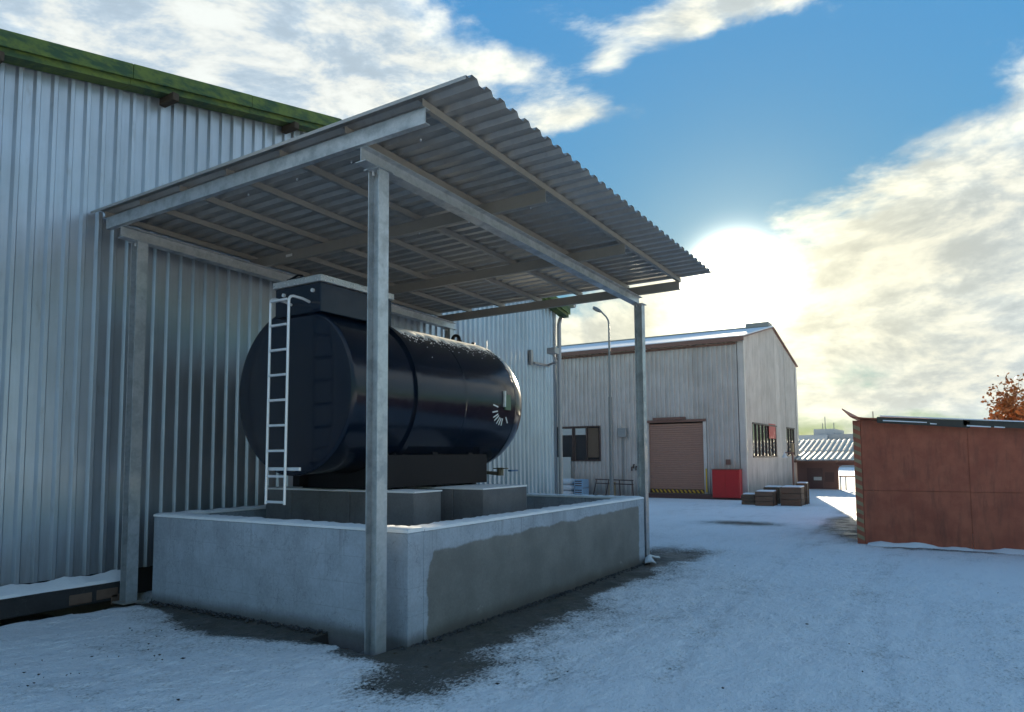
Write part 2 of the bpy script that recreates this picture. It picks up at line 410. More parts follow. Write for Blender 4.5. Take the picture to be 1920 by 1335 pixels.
# ------------------------------------------------------------------ ground
def vnoise(x, y, seed=0):
    xi = np.floor(x).astype(int); yi = np.floor(y).astype(int); fx = x-xi; fy = y-yi
    def hsh(a, b):
        n = (a*374761393+b*668265263+seed*982451653) & 0x7fffffff
        n = ((n ^ (n >> 13))*1274126177) & 0x7fffffff
        return (n & 0xffff)/65535.
    u = fx*fx*(3-2*fx); v = fy*fy*(3-2*fy)
    return (hsh(xi, yi)*(1-u)+hsh(xi+1, yi)*u)*(1-v)+(hsh(xi, yi+1)*(1-u)+hsh(xi+1, yi+1)*u)*v
def fbm(x, y, o=4, seed=0):
    s = 0; a = .5; t = 0
    for k in range(o): s = s+a*vnoise(x*2**k, y*2**k, seed+k); t += a; a *= .5
    return s/t
def axis(lo, hi, step, far, grow=1.18):
    c = list(np.arange(lo, hi+1e-6, step)); d = step
    while c[-1] < far: d *= grow; c.append(c[-1]+d)
    d = step
    while c[0] > -far: d *= grow; c.insert(0, c[0]-d)
    return np.array(c)
def sstep(x, a, b):
    t = np.clip((x-a)/(b-a), 0, 1); return t*t*(3-2*t)
def make_ground():
    xs = axis(-3.6, 8.2, .035, 800); ys = axis(-6.2, 4.6, .035, 800)
    X, Y = np.meshgrid(xs, ys, indexing='ij')
    near = np.exp(-((X-1)**2+(Y+1)**2)/120.)
    Z = (fbm(X*1.3, Y*1.3, 4, 1)-.5)*.055*near+(fbm(X*7, Y*9, 2, 5)-.5)*.034*near
    n = fbm(X*2.2, Y*2.2, 4, 11)-.5
    # melted strip along the long basin wall, wedge at the short wall, patches by the red shed
    wdt = .82-.062*X+.5*n
    m = np.clip((1-sstep(-.11-Y, wdt*.05, wdt*1.15))+.30*(1-sstep(-.11-Y, wdt*.6, wdt*2.4)), 0, 1)*sstep(X, -.45, .1)*(1-sstep(X, 6.3, 7.8+n))*(Y < .4)
    lw = .55*np.exp(-((Y-1.9)/1.25)**2)+.10+.25*n
    m2 = np.clip((1-sstep(.30-X, lw*.25, lw*1.4))+.22*(1-sstep(.30-X, lw, lw*3.5)), 0, 1)*(Y > -.2)*(Y < 4.3)*(X < .6)*(X > -1.2)
    e = lambda x0, y0, a, b: np.exp(-(((X-x0)/a)**2+((Y-y0)/b)**2)**1.5)
    m3 = np.maximum.reduce([e(13.0, .15, .42, 1.15), .8*e(14.6, -2.4, 3.2, .9), .75*e(12.2, -2.8, 1.9, .7), .6*e(18.5, -1.9, 1.6, .6), .5*e(9.9, -4.2, .18, 1.4), .62*e(-.15, -.75, .75, .5)])
    m4 = .62*(1-sstep(np.abs(Y+.1), .3, 1.0))*sstep(X, 6.2, 6.6)*(1-sstep(X, 7.0, 9.0))
    rut = np.zeros_like(X)
    for c0, c1, c2 in ((-1.62, -.055, .004), (-3.12, -.055, .004), (-2.5, .16, -.012), (-4.0, .16, -.012)):
        dd = np.abs(Y-(c0+c1*X+c2*X*X)); rut = np.maximum(rut, (1-sstep(dd, .05, .13))*sstep(X, -3, 0)*(1-sstep(X, 14, 20))*(.35+.9*fbm(X*.9, Y*2.0, 3, 31)))
    m5 = .09*np.clip(rut, 0, 1)
    melt = np.clip(np.maximum.reduce([m, m2, m3, m4])+m5, 0, 1); Z = Z-.013*rut*near
    Z = Z*(1-.6*melt)-.012*melt
    # open ditch beside the warehouse, pit round the front post
    edge = 3.93-.10*(X+.4)+.02*n
    ditch = sstep(Y, edge, edge+.03)*(X < .62)*(1-sstep(X, .40, .60))
    Z = Z-.50*ditch
    le = -.075+.15*np.clip((Y-.05)/.85, 0, 1)+.10*n
    pit = sstep(X, le, le+.03)*(1-sstep(X, .30, .32))*sstep(Y, -.03, .0)*(1-sstep(Y, .86, .90))
    Z = Z-.22*pit
    inside = (X > .34) & (X < 6.1) & (Y > 0) & (Y < 3.9)
    Z[inside] = -.02
    hole = np.clip(ditch+pit, 0, 1)
    nx, ny = X.shape
    co = np.stack([X, Y, Z], -1).reshape(-1, 3)
    idx = np.arange(nx*ny).reshape(nx, ny)
    q = np.stack([idx[:-1, :-1], idx[1:, :-1], idx[1:, 1:], idx[:-1, 1:]], -1).reshape(-1, 4)
    me = bpy.data.meshes.new('ground'); me.vertices.add(len(co)); me.vertices.foreach_set('co', co.ravel().astype(np.float32))
    me.loops.add(q.size); me.loops.foreach_set('vertex_index', q.ravel().astype(np.int32))
    me.polygons.add(len(q)); me.polygons.foreach_set('loop_start', np.arange(0, q.size, 4, dtype=np.int32))
    hq = hole.reshape(-1)[q].max(1) > .5
    me.materials.append(M['snowy_asphalt']); me.materials.append(M['ditch_mud'])
    me.polygons.foreach_set('material_index', hq.astype(np.int32))
    me.polygons.foreach_set('use_smooth', (~hq))
    at = me.attributes.new('melt', 'FLOAT', 'POINT'); at.data.foreach_set('value', melt.ravel().astype(np.float32))
    me.update(calc_edges=True); me.validate()
    link('ground', me, kind='structure')
make_ground()

# ------------------------------------------------------------------ warehouse on the left (gable wall Y = 4.42)
WY = 4.42
def gable(x): return 7.28-.211*abs(x-3.5)
def ribbed_wall_x(parent, x0, x1, y, zlo, ztop, pitch, crest, slope, h, width, mat, name='wall_panel', sgn=-1, phase=0., th=0):
    """vertical sheets in a plane of constant Y, ribs towards sgn"""
    a = x0; k = 0
    while a < x1-1e-4:
        b = min(a+width, x1); off = .005*(k % 2)
        P = profile(a-.004, min(b+.012, x1), pitch, crest, slope, h, phase); mb = MB(); v = []
        for s, d in P:
            v += [(s, y+sgn*(d+off), zlo(s) if callable(zlo) else zlo), (s, y+sgn*(d+off), ztop(s) if callable(ztop) else ztop)]
        mb.add(v, [(2*i, 2*i+2, 2*i+3, 2*i+1) for i in range(len(P)-1)]); mb.build(name, mat, parent); a = b; k += 1
def ribbed_wall_y(parent, y0, y1, x, zlo, ztop, pitch, crest, slope, h, width, mat, name='wall_panel', sgn=-1, phase=0., holes=()):
    a = y0; k = 0
    while a < y1-1e-4:
        b = min(a+width, y1); off = .005*(k % 2)
        P = profile(a-.004, min(b+.012, y1), pitch, crest, slope, h, phase); mb = MB()
        cuts = sorted({zlo, ztop, *[z for (ha, hb, z0, z1) in holes for z in (z0, z1)]})
        P2 = list(P)
        for (ha, hb, z0, z1) in holes:
            for s in (ha, hb):
                if P[0][0] < s < P[-1][0] and all(abs(s-q[0]) > 1e-4 for q in P2):
                    P2.append((s, np.interp(s, [q[0] for q in P], [q[1] for q in P])))
        P2.sort()
        for (s0, d0), (s1, d1) in zip(P2[:-1], P2[1:]):
            for c0, c1 in zip(cuts[:-1], cuts[1:]):
                sm, cm = (s0+s1)/2, (c0+c1)/2
                if any(ha < sm < hb and z0 < cm < z1 for (ha, hb, z0, z1) in holes): continue
                mb.add([(x+sgn*(d0+off), s0, c0), (x+sgn*(d1+off), s1, c0), (x+sgn*(d1+off), s1, c1), (x+sgn*(d0+off), s0, c1)], [(0, 1, 2, 3)])
        if mb.v: mb.split(name, mat, parent)
        a = b; k += 1

wh = thing('warehouse', 'large warehouse clad in ribbed silver sheets with a mossy green roof verge', 'warehouse', (3.5, WY, 0))
ribbed_wall_x(wh, -4.85, 11.42, WY, .33, lambda s: gable(s)-.10, .1855, .042, .024, .036, .1855*5, 'wall_sheet', phase=-1.156)
mb = MB(); mb.box(-4.8, WY+.06, 0, 11.38, WY+.10, .5); mb.box(11.34, WY+.05, 0, 11.38, 40, 5.45); mb.box(-4.8, WY+.05, 0, -4.76, 40, 5.4)
mb.split('wall_lining', 'interior_dark', wh)
mb = MB()                                                           # roof slab on both slopes, overhanging the gable
for xa, xb in ((-5.2, 3.5), (3.5, 11.75)):
    za, zb = gable(xa), gable(xb)
    mb.hexa([(xa, WY-.30, za-.03), (xb, WY-.30, zb-.03), (xb, 40, zb-.03), (xa, 40, za-.03)], [(xa, WY-.30, za+.03), (xb, WY-.30, zb+.03), (xb, 40, zb+.03), (xa, 40, za+.03)])
mb.split('roof', 'green_trim', wh)
for xa, xb in ((-5.25, 3.5), (3.5, 11.8)):                           # barge boards
    n = 5
    for i in range(n):
        a = xa+(xb-xa)*i/n; b = xa+(xb-xa)*(i+1)/n-.006
        za, zb = gable(a), gable(b); y = WY-.325-.004*(i % 2)
        MB().hexa([(a, y, za-.13), (b, y, zb-.13), (b, y+.028, zb-.13), (a, y+.028, za-.13)], [(a, y, za+.055), (b, y, zb+.055), (b, y+.028, zb+.055), (a, y+.028, za+.055)]).build('barge_board', 'green_trim', wh, bevel=.004)
    for i in range(n):                                              # soffit board set back under the verge
        a = xa+(xb-xa)*i/n; b = xa+(xb-xa)*(i+1)/n-.006; za, zb = gable(a), gable(b)
        MB().hexa([(a, WY-.27, za-.20), (b, WY-.27, zb-.20), (b, WY-.05, zb-.20), (a, WY-.05, za-.20)], [(a, WY-.27, za-.035), (b, WY-.27, zb-.035), (b, WY-.05, zb-.035), (a, WY-.05, za-.035)]).build('soffit_board', 'green_trim', wh)
for x in (-3.2, -1.45, .55, 2.55, 4.9, 7.2, 9.5):                    # purlin ends
    z = gable(x)
    MB().box(x-.04, WY-.35, z-.30, x+.05, WY-.04, z-.195).build('purlin_end', 'old_timber', wh, bevel=.006)
MB().box(-5, WY-.22, .02, .26, WY+.06, .235).build('foundation_ledge', 'foundation', wh, bevel=.01)
# snow lying on the ledge
mb = MB(); xs = np.arange(-5, .262, .06); v = []; fcs = []
for i, x in enumerate(xs):
    e = .014*math.sin(x*7)+.02*(random.random()-.5); t = .022+.012*random.random()
    v += [(x, WY-.225+e*.5, .236), (x, WY-.20+e, .236+t+.008), (x, WY-.03, .305+t+.015*math.sin(x*11)), (x, WY+.02, .24)]
for i in range(len(xs)-1): fcs += [(4*i+k, 4*i+k+1, 4*i+k+5, 4*i+k+4) for k in range(3)]
fcs += [(0, 1, 2, 3), tuple(4*(len(xs)-1)+k for k in (3, 2, 1, 0))]
MB().add(v, fcs).build('ledge_snow', 'snow', wh, smooth=True)
mb = MB()                                                           # corner flashing and screws
mb.box(11.36, WY-.05, .33, 11.48, WY-.040, gable(11.42)-.05); mb.box(11.47, WY-.05, .33, 11.48, WY+.2, gable(11.42)-.05); mb.split('corner_flashing', 'wall_sheet', wh)
mb = MB()
for z in (2.1, 4.1, 5.35):
    for k in range(0, 88):
        x = -1.156+.1855*k*1-3.6+.11
        if z < gable(x)-.4 and random.random() < .8:
            zz = z+random.uniform(-.02, .02)
            mb.tube([(x, WY, zz), (x, WY-.012, zz)], .009, 6)
mb.build('screws', 'galvanised_dull', wh, kind='stuff')
mb = MB(); mb.tube([(12.0, WY+.02, 5.72), (12.0, WY+.02, 5.52), (11.88, WY-.03, 5.42), (11.62, WY-.10, 5.26), (11.52, WY-.12, 5.12), (11.52, WY-.12, .1)], .055, 10)
mb.build('downpipe', 'downpipe_zinc', wh, smooth=True)
mb = MB(); mb.tube([(12.0, WY-.35, 5.70), (12.0, 20, 5.70)], .08, 10); mb.build('gutter', 'downpipe_zinc', wh, smooth=True)
mb = MB(); mb.box(10.20, WY-.16, 3.94, 10.95, WY-.10, 3.99); mb.tube([(10.85, WY-.12, 3.97), (10.75, WY-.45, 4.02), (10.35, WY-.55, 4.22)], .03, 6); mb.box(10.20, WY-.70, 4.16, 10.42, WY-.48, 4.30)
mb.box(10.1, WY-.10, 3.92, 10.2, WY-.03, 4.28)
mb.split('floodlight_bracket', 'downpipe_zinc', wh)

# ------------------------------------------------------------------ canopy
TX, TY = -.021, -.0065
def zc(z, x, y): return z+TX*x+TY*y
cp = thing('canopy', 'open steel canopy with ribbed metal roof on four galvanised posts over the tank', 'canopy', (0, 0, 0))
def hcol(x, y, z0, z1, name='post', s=.134, t=.010):
    """H section: flanges face -Y and +Y, web across"""
    mb = MB(); mb.box(x, y, z0, x+s, y+t, z1); mb.box(x, y+s-t, z0, x+s, y+s, z1); mb.box(x+s/2-.004, y+t, z0, x+s/2+.004, y+s-t, z1)
    o = mb.build(name, 'galvanised_steel', cp)
    mb = MB(); mb.box(x-.03, y-.03, z1-.012, x+s+.03, y+s+.03, z1-.001); mb.build('cap_plate', 'galvanised_steel', cp)
    mb = MB()
    for dy in (.035, s-.035): mb.tube([(x+.03, y+dy, z1-.05), (x+.03, y+dy, z1-.012)], .012, 6)
    mb.split('bolt', 'bright_tube', cp)
    mb = MB(); mb.box(x-.06, y-.05, z0, x+s+.06, y+s+.05, z0+.015); mb.build('base_plate', 'galvanised_dull', cp)
CW = .134
hcol(0, 0, -.21, zc(4.345, 0, 0)); hcol(0, 3.88, .02, zc(4.345, 0, 3.88)); hcol(6.29, -.045, -.02, zc(4.345, 6.29, 0)); hcol(6.23, 3.88, -.02, zc(4.345, 6.25, 3.88))
for y in (.067, 3.947):                                             # main beams along X
    xa, xb = -.17, 6.46; bh = .14; fb = .066
    def sect(x):
        z = zc(4.345, x, y); return z
    mb = MB()
    for (w0, w1, h0, h1) in ((-fb, fb, 0, .009), (-fb, fb, bh-.009, bh), (-.004, .004, .009, bh-.009)):
        mb.hexa([(xa, y+w0, sect(xa)+h0), (xb, y+w0, sect(xb)+h0), (xb, y+w1, sect(xb)+h0), (xa, y+w1, sect(xa)+h0)], [(xa, y+w0, sect(xa)+h1), (xb, y+w0, sect(xb)+h1), (xb, y+w1, sect(xb)+h1), (xa, y+w1, sect(xa)+h1)])
    mb.build('beam', 'galvanised_steel', cp)
def chan(x, y0, y1, z0, h, d, name, mat):
    """channel along Y, web at x facing -X, flanges towards +X"""
    mb = MB(); t = .008
    for (a, b, h0, h1) in ((0, t, 0, h), (t, d, 0, t), (t, d, h-t, h)):
        mb.hexa([(x+a, y0, zc(z0, x, y0)+h0), (x+b, y0, zc(z0, x, y0)+h0), (x+b, y1, zc(z0, x, y1)+h0), (x+a, y1, zc(z0, x, y1)+h0)],
                [(x+a, y0, zc(z0, x, y0)+h1), (x+b, y0, zc(z0, x, y0)+h1), (x+b, y1, zc(z0, x, y1)+h1), (x+a, y1, zc(z0, x, y1)+h1)])
    return mb.build(name, mat, cp)
for x in (-.20, 1.86, 4.05, 6.27): chan(x, -.70, 4.22, 4.4865, .14, .06, 'rafter', 'galvanised_steel' if x < 0 else 'galvanised_dull')
PUR = (-.69, .21, 1.09, 1.91, 2.71, 3.47, 4.20)
for y in PUR:                                                       # purlins along X
    mb = MB(); xa, xb = -.225, 6.40; t = .004; h = .066; d = .05
    for (a, b, h0, h1) in ((0, t, 0, h), (t, d, 0, t), (t, d, h-t, h)):
        z = lambda x: zc(4.628, x, y)
        mb.hexa([(xa, y+a, z(xa)+h0), (xb, y+a, z(xb)+h0), (xb, y+b, z(xb)+h0), (xa, y+b, z(xa)+h0)], [(xa, y+a, z(xa)+h1), (xb, y+a, z(xb)+h1), (xb, y+b, z(xb)+h1), (xa, y+b, z(xa)+h1)])
    mb.build('purlin', 'galvanised_dull', cp)
# roof sheets: ribs along Y
a, k = -.31, 0
while a < 6.43:
    b = min(a+.207*5, 6.46)
    P = profile(a, b+.01, .207, .075, .030, .042, -.31+.05)
    if k == 0: P = [(a-.001, -.03)]+P
    mb = MB(); y0, y1 = -1.20, 4.37; off = .0018*(k % 2); v = []
    for s, d in P:
        for y in (y0, y1):
            z = zc(4.697, s, y)+d+off; v += [(s, y, z), (s, y, z+.0016)]
    n = len(P); fcs = []
    for i in range(n-1):
        o = 4*i; q = 4*(i+1)
        fcs += [(o, o+2, q+2, q), (o+1, q+1, q+3, o+3), (o, q, q+1, o+1), (o+2, o+3, q+3, q+2)]
    fcs += [(0, 1, 3, 2), (4*(n-1), 4*(n-1)+2, 4*(n-1)+3, 4*(n-1)+1)]
    mb.add(v, fcs).build('roof_sheet', 'roof_sheet_metal', cp); a = b; k += 1
mb = MB(); mb.box(1.835, 3.30, 4.475, 1.842, 3.42, 4.51); mb.build('label_plate', 'white_plastic', cp)
mb = MB()
for x in (.35, 2.4, 4.5):                                            # roofing screws seen from below
    for y in (-.2, .7, 1.5, 2.3): mb.tube([(x, y, zc(4.69, x, y)-.012), (x, y, zc(4.70, x, y))], .010, 6)
mb.build('roof_screws', 'bright_tube', cp, kind='stuff')

# ------------------------------------------------------------------ concrete basin
bs = thing('concrete_basin', 'low plastered concrete basin with a damp grey patch and snow on its rim', 'basin', (3.2, 1.9, 0))
bx0, bx1, by0, by1, bh, bt = .30, 6.05, -.108, 3.86, 1.0, .22
def wallbox(x0, y0, x1, y1): return MB().box(x0, y0, -.15, x1, y1, bh).build('basin_wall', 'plaster', bs, bevel=.006)
wallbox(bx0, by0, bx0+bt, by1); wallbox(bx0+bt+.002, by0, bx1, by0+bt); wallbox(bx1-bt, by0+bt+.002, bx1, by1); wallbox(bx0+bt+.002, by1-bt, bx1-bt-.002, by1)
MB().box(bx0+.1, by0+.1, .02, bx1-.1, by1-.1, .06).build('basin_floor', 'concrete_block', bs)
def rim(p0, p1, wid, name='rim_snow'):
    p0 = Vector(p0); p1 = Vector(p1); L = (p1-p0).length; d = (p1-p0)/L; nrm = Vector((-d.y, d.x, 0)); n = max(8, int(L/.05)); v = []; fcs = []
    for i in range(n+1):
        c = p0+d*L*i/n; j = lambda s: random.uniform(-s, s)
        ea, eb = .010+j(.006), .010+j(.006); h = .036+j(.008)
        prof = [(-wid/2-ea, 0.), (-wid/2-ea+.004, h*.7), (-wid/2+.02, h), (0, h+.004), (wid/2-.02, h), (wid/2+eb-.004, h*.7), (wid/2+eb, 0.)]
        v += [tuple(c+nrm*s+Vector((0, 0, z))) for s, z in prof]
    m = 7
    for i in range(n): fcs += [(m*i+k, m*i+k+1, m*(i+1)+k+1, m*(i+1)+k) for k in range(m-1)]+[(m*i+m-1, m*i, m*(i+1), m*(i+1)+m-1)]
    fcs += [tuple(range(m))[::-1], tuple(m*n+k for k in range(m))]
    MB().add(v, fcs).build(name, 'snow', bs, smooth=True)
zt = bh+.002
rim((bx0+bt/2, by0+.0, zt), (bx0+bt/2, by1, zt), bt); rim((bx0+bt+.01, by0+bt/2, zt), (bx1, by0+bt/2, zt), bt)
rim((bx1-bt/2, by0+bt+.01, zt), (bx1-bt/2, by1, zt), bt); rim((bx0+bt+.01, by1-bt/2, zt), (bx1-bt-.01, by1-bt/2, zt), bt)

# ------------------------------------------------------------------ plinths under the tank
def plinth(label, x0, x1, y0, y1, zt):
    p = thing('block_plinth', label, 'plinth', ((x0+x1)/2, (y0+y1)/2, .06), 'block plinths under the tank')
    zs = [.06, .38, .71, zt]
    for r_, (za, zb) in enumerate(zip(zs[:-1], zs[1:])):
        nb = max(2, round((y1-y0)/.5)); ed = [y0]+[y0+(y1-y0)*(i+.5*(r_ % 2))/nb for i in range(1 if not r_ % 2 else 0, nb)]+[y1]
        ed = sorted(set(round(e, 4) for e in ed))
        for a, b in zip(ed[:-1], ed[1:]):
            if b-a < .02: continue
            q = random.uniform(-.006, .006)
            MB().box(x0+q, a+.004, za+.003, x1+q, b-.004, zb-.003).build('block', 'concrete_block', p, bevel=.008)
    mb = MB(); n = 18; v = []; fcs = []
    for i in range(n+1):
        y = y0+(y1-y0)*i/n
        for s in (x0-.01+random.uniform(-.01, .01), (x0+x1)/2, x1+.01+random.uniform(-.01, .01)): v.append((s, y, zt+.016+random.uniform(-.005, .005)))
    for i in range(n): fcs += [(3*i+k, 3*i+k+1, 3*i+k+4, 3*i+k+3) for k in range(2)]
    ns = len(v); v += [(a, b, zt-.004) for a, b, c in v]; fcs += [tuple(i+ns for i in q[::-1]) for q in fcs[:]]
    for i in range(n): fcs += [(3*i, 3*i+3, ns+3*i+3, ns+3*i), (3*i+2, ns+3*i+2, ns+3*i+5, 3*i+5)]
    fcs += [(0, ns, ns+1, 1), (1, ns+1, ns+2, 2), (3*n, 3*n+1, ns+3*n+1, ns+3*n), (3*n+1, 3*n+2, ns+3*n+2, ns+3*n+1)]
    mb.add(v, fcs).build('snow_dusting', 'snow', p)
plinth('nearer narrow grey block plinth under the front of the tank', 1.55, 2.05, .86, 3.40, 1.285)
plinth('farther broad grey block plinth under the rear of the tank', 2.55, 3.60, .60, 3.40, 1.285)
tag(MB().box(3.62, .62, .06, 4.0, 1.0, .95).build('loose_block', 'concrete_block', None, bevel=.01), 'small lower concrete block standing behind the farther plinth', 'block')

# ------------------------------------------------------------------ tank
tk = thing('storage_tank', 'big dark navy cylindrical steel tank lying on plinths under the canopy', 'tank', (2.5, 2.1, 1.285))
TYc, TZc, TR = 2.1, 2.46, .965
def lathe(prof, name, mat, parent=tk, n=72, smooth=True):
    v = []; fcs = []
    for x, r_ in prof:
        v += [(x, TYc+max(r_, .001)*math.cos(2*math.pi*k/n), TZc+max(r_, .001)*math.sin(2*math.pi*k/n)) for k in range(n)]
    m = len(prof)
    for i in range(m-1): fcs += [(i*n+k, i*n+(k+1) % n, (i+1)*n+(k+1) % n, (i+1)*n+k) for k in range(n)]
    fcs += [tuple(range(n))[::-1], tuple((m-1)*n+k for k in range(n))]
    return MB().add(v, fcs).build(name, mat, parent, smooth=smooth)
lathe([(.90, TR), (1.9, TR), (2.6, TR), (3.4, TR), (4.2, TR)], 'shell', 'tank_paint')
lathe([(.842, .02), (.843, .4), (.846, .75), (.850, .93), (.856, .958), (.868, .974), (.90, .976), (.905, .95)], 'front_end', 'tank_paint')
lathe([(4.19, TR+.002)]+[(4.2+.72*math.sin(a_), TR*math.cos(a_)**.9) for a_ in np.linspace(.06, math.pi/2-.02, 14)], 'rear_dome', 'tank_paint')
for wx_ in (2.95, 4.195): lathe([(wx_-.012, TR+.001), (wx_, TR+.006), (wx_+.012, TR+.001)], 'weld_seam', 'tank_paint')
lathe([(1.90, TR+.004), (1.90, TR+.035), (1.99, TR+.035), (1.99, TR+.004)], 'band', 'tank_paint')
# snow and frost lying along the crown
mb = MB(); v = []; fcs = []; xs_ = np.linspace(2.02, 4.55, 64); na = 22
for i, x in enumerate(xs_):
    rr = TR if x <= 4.2 else TR*math.sqrt(max(.02, 1-((x-4.2)/.74)**2))
    hw = .60*(1-.25*max(0, (x-4.2)/.4)); lo = hw*random.uniform(.82, 1.12); hi = hw*random.uniform(.8, 1.1)
    for k in range(na):
        s = k/(na-1); a_ = math.pi/2-lo+(lo+hi)*s; th = .016*(math.sin(math.pi*s))**.5+random.uniform(0, .006)*(0 < k < na-1)
        q = rr-.002+th; v.append((x, TYc+q*math.cos(a_), TZc+q*math.sin(a_)))
for i in range(len(xs_)-1): fcs += [(na*i+k, na*(i+1)+k, na*(i+1)+k+1, na*i+k+1) for k in range(na-1)]
mb.add(v, fcs).build('crown_snow', 'snow', tk, smooth=True)
mb = MB()                                                           # frost specks below the snow edge
for _ in range(600):
    x = random.uniform(2.05, 4.45); a_ = math.pi/2-.50-abs(random.gauss(0, .12))
    rr = TR if x <= 4.2 else TR*math.sqrt(1-((x-4.2)/.74)**2); s = random.uniform(.0025, .007); y = TYc-rr*abs(math.cos(a_)) if random.random() < .9 else TYc+rr*abs(math.cos(a_)); z = TZc+rr*math.sin(a_)
    mb.box(x-s, y-s, z-s*.6, x+s*random.uniform(.6, 1.6), y+s, z+s*.8)
mb.build('frost_specks', 'snow', tk, kind='stuff')
cab = MB().box(.80, 1.60, 3.33, 1.98, 2.36, 3.665).build('cabinet', 'tank_paint', tk, bevel=.008)
mb = MB(); mb.box(.775, 1.575, 3.67, 2.0, 2.385, 3.748); mb.build('walkway_plate', 'checker_plate', cab, bevel=.006)
mb = MB(); mb.box(.79, 1.92, 3.75, .92, 2.16, 3.762); mb.tube([(.80, 2.12, 3.755), (.80, 1.98, 3.79), (.80, 1.90, 3.775)], .012, 6); mb.split('hatch', 'black_paint', cab)
for y in (1.72, 2.20): MB().tube([(.80, y, 3.58), (.775, y, 3.58)], .022, 10).build('fixing_bolt', 'bright_tube', cab, smooth=True)
# ladder standing in front of the flat end, hooked over to the cabinet
ld = thing('ladder_tmp', '', '', (.5, 1.93, 1.2)); ld.parent = tk; ld.matrix_parent_inverse = inv(tk); ld.name = 'ladder'; del ld['label'], ld['category']
def part2(mb, name, mat, parent, grand, **k):
    o = mb.build(name, mat, None, **k); o.parent = parent
    o.matrix_parent_inverse = (Matrix.Translation(parent.location) if parent.parent is None else Matrix.Translation(parent.location)).inverted()
    return o
for y in (1.78, 2.08):
    pts = [(.49, y, 1.19), (.50, y, 2.4), (.505, y, 3.42)]+[(.505+.06*(1-math.cos(a_)), y, 3.42+.06*math.sin(a_)) for a_ in (.5, 1.0, 1.57)]+[(.70, y, 3.475), (.80, y, 3.455)]
    part2(MB().tube(pts, .0155, 10), 'rail', 'bright_tube', ld, tk, smooth=True)
for k in range(9):
    z = 1.215+.2775*k
    part2(MB().box(.482, 1.795, z-.013, .518, 2.065, z+.013), 'rung', 'bright_tube', ld, tk, bevel=.004)
part2(MB().box(.522, 1.60, 1.555, .55, 2.10, 1.590), 'cross_bar', 'bright_tube', ld, tk)
def saddle(x, hw=.72, th=.16):
    base = 1.305; n = 16; poly = [(x, TYc-hw-.06, base), (x, TYc+hw+.06, base)]
    a0 = math.acos(min(.98, hw/(TR+.01)))
    arc = [(x, TYc+(TR+.004)*math.cos(t_), TZc-(TR+.004)*math.sin(t_)) for t_ in np.linspace(a0, math.pi-a0, n)]
    mb = MB(); mb.prism(poly+arc, (th, 0, 0)); return mb.build('saddle', 'black_paint', tk)
for x in (1.66, 1.86, 2.62, 3.42): saddle(x, .66, .10)
for y in (TYc-.745, TYc+.625): MB().box(1.52, y, 1.325, 3.75, y+.12, 1.72).build('guessed_skid_beam', 'black_paint', tk, bevel=.006)  # guessed beams, painted black to fill the shadow under the tank
mb = MB(); v = [(4.02, 2.02+.0, 3.40), (4.02, 2.18, 3.40), (4.02, 2.15, 3.52), (4.02, 2.10, 3.575), (4.02, 2.05, 3.52)]
ring_o = [(4.0, TYc+.085*math.cos(t_)*(1 if math.sin(t_) > -.3 else 1.3), 3.49+.085*math.sin(t_)) for t_ in np.linspace(0, 2*math.pi, 20, endpoint=False)]
ring_i = [(4.0, TYc+.035*math.cos(t_), 3.495+.040*math.sin(t_)) for t_ in np.linspace(0, 2*math.pi, 20, endpoint=False)]
vv = ring_o+ring_i+[(4.03, b, c) for a, b, c in ring_o]+[(4.03, b, c) for a, b, c in ring_i]; fcs = []
for i in range(20):
    j = (i+1) % 20; fcs += [(i, j, 20+j, 20+i), (40+i, 60+i, 60+j, 40+j), (i, 40+i, 40+j, j), (20+i, 20+j, 60+j, 60+i)]
MB().add(vv, fcs).build('lifting_eye', 'black_paint', tk)
# dial marks and level indicator on the side of the shell near its rear end
def shell_pt(x, z, off=0.):
    a_ = math.asin((z-TZc)/TR); return Vector((x, TYc-(TR+off)*math.cos(a_), TZc+(TR+off)*math.sin(a_)))
def stick(p, q, wd, th, mb):
    p3, q3 = shell_pt(*p), shell_pt(*q); m3 = (p3+q3)/2; n = Vector((0, m3.y-TYc, m3.z-TZc)).normalized(); d = (q3-p3).normalized(); s = n.cross(d).normalized()*wd
    mb.hexa([p3-s+n*.001, q3-s+n*.001, q3+s+n*.001, p3+s+n*.001], [p3-s+n*th, q3-s+n*th, q3+s+n*th, p3+s+n*th])
gx, gz = 3.86, 2.36
for deg in (165, 192, 212, 226, 244, 258, 272, 305):
    a_ = R(deg); c_, s_ = math.cos(a_), math.sin(a_); ga = MB()
    stick((gx+.15*c_, gz+.125*s_), (gx+.28*c_, gz+.225*s_), .009, .006, ga); ga.build('dial_mark', 'tick_white', tk)
ga = MB(); stick((gx+.10, gz+.22), (gx+.10, gz+.0), .075, .022, ga); ga.build('level_indicator', 'label_green', tk)
ga = MB(); stick((gx+.03, gz+.27), (gx+.0, gz+.04), .012, .035, ga); ga.build('indicator_tube', 'tick_white', tk)
mb = MB(); mb.tube([(4.25, 1.75, 1.62), (4.25, 1.75, 1.45), (4.33, 1.55, 1.43)], .03, 8); mb.tube([(4.33, 1.5, 1.40), (4.33, 1.5, 1.52)], .05, 8); mb.box(4.28, 1.40, 1.50, 4.40, 1.60, 1.515); mb.split('drain_valve', 'brass', tk)
mb = MB(); mb.box(4.42, 1.36, 1.46, 4.62, 1.42, 1.485); mb.build('valve_handle', 'blue_handle', tk)
mb = MB(); mb.tube([(4.45, TYc-.28, 3.25), (4.45, TYc-.28, 3.50)], .008, 6); mb.build('vent_rod', 'bright_tube', tk)
MB().tube([(4.25, TYc-.16, 3.38), (4.25, TYc-.16, 3.46)], .03, 8).build('filler_cap', 'black_paint', tk)

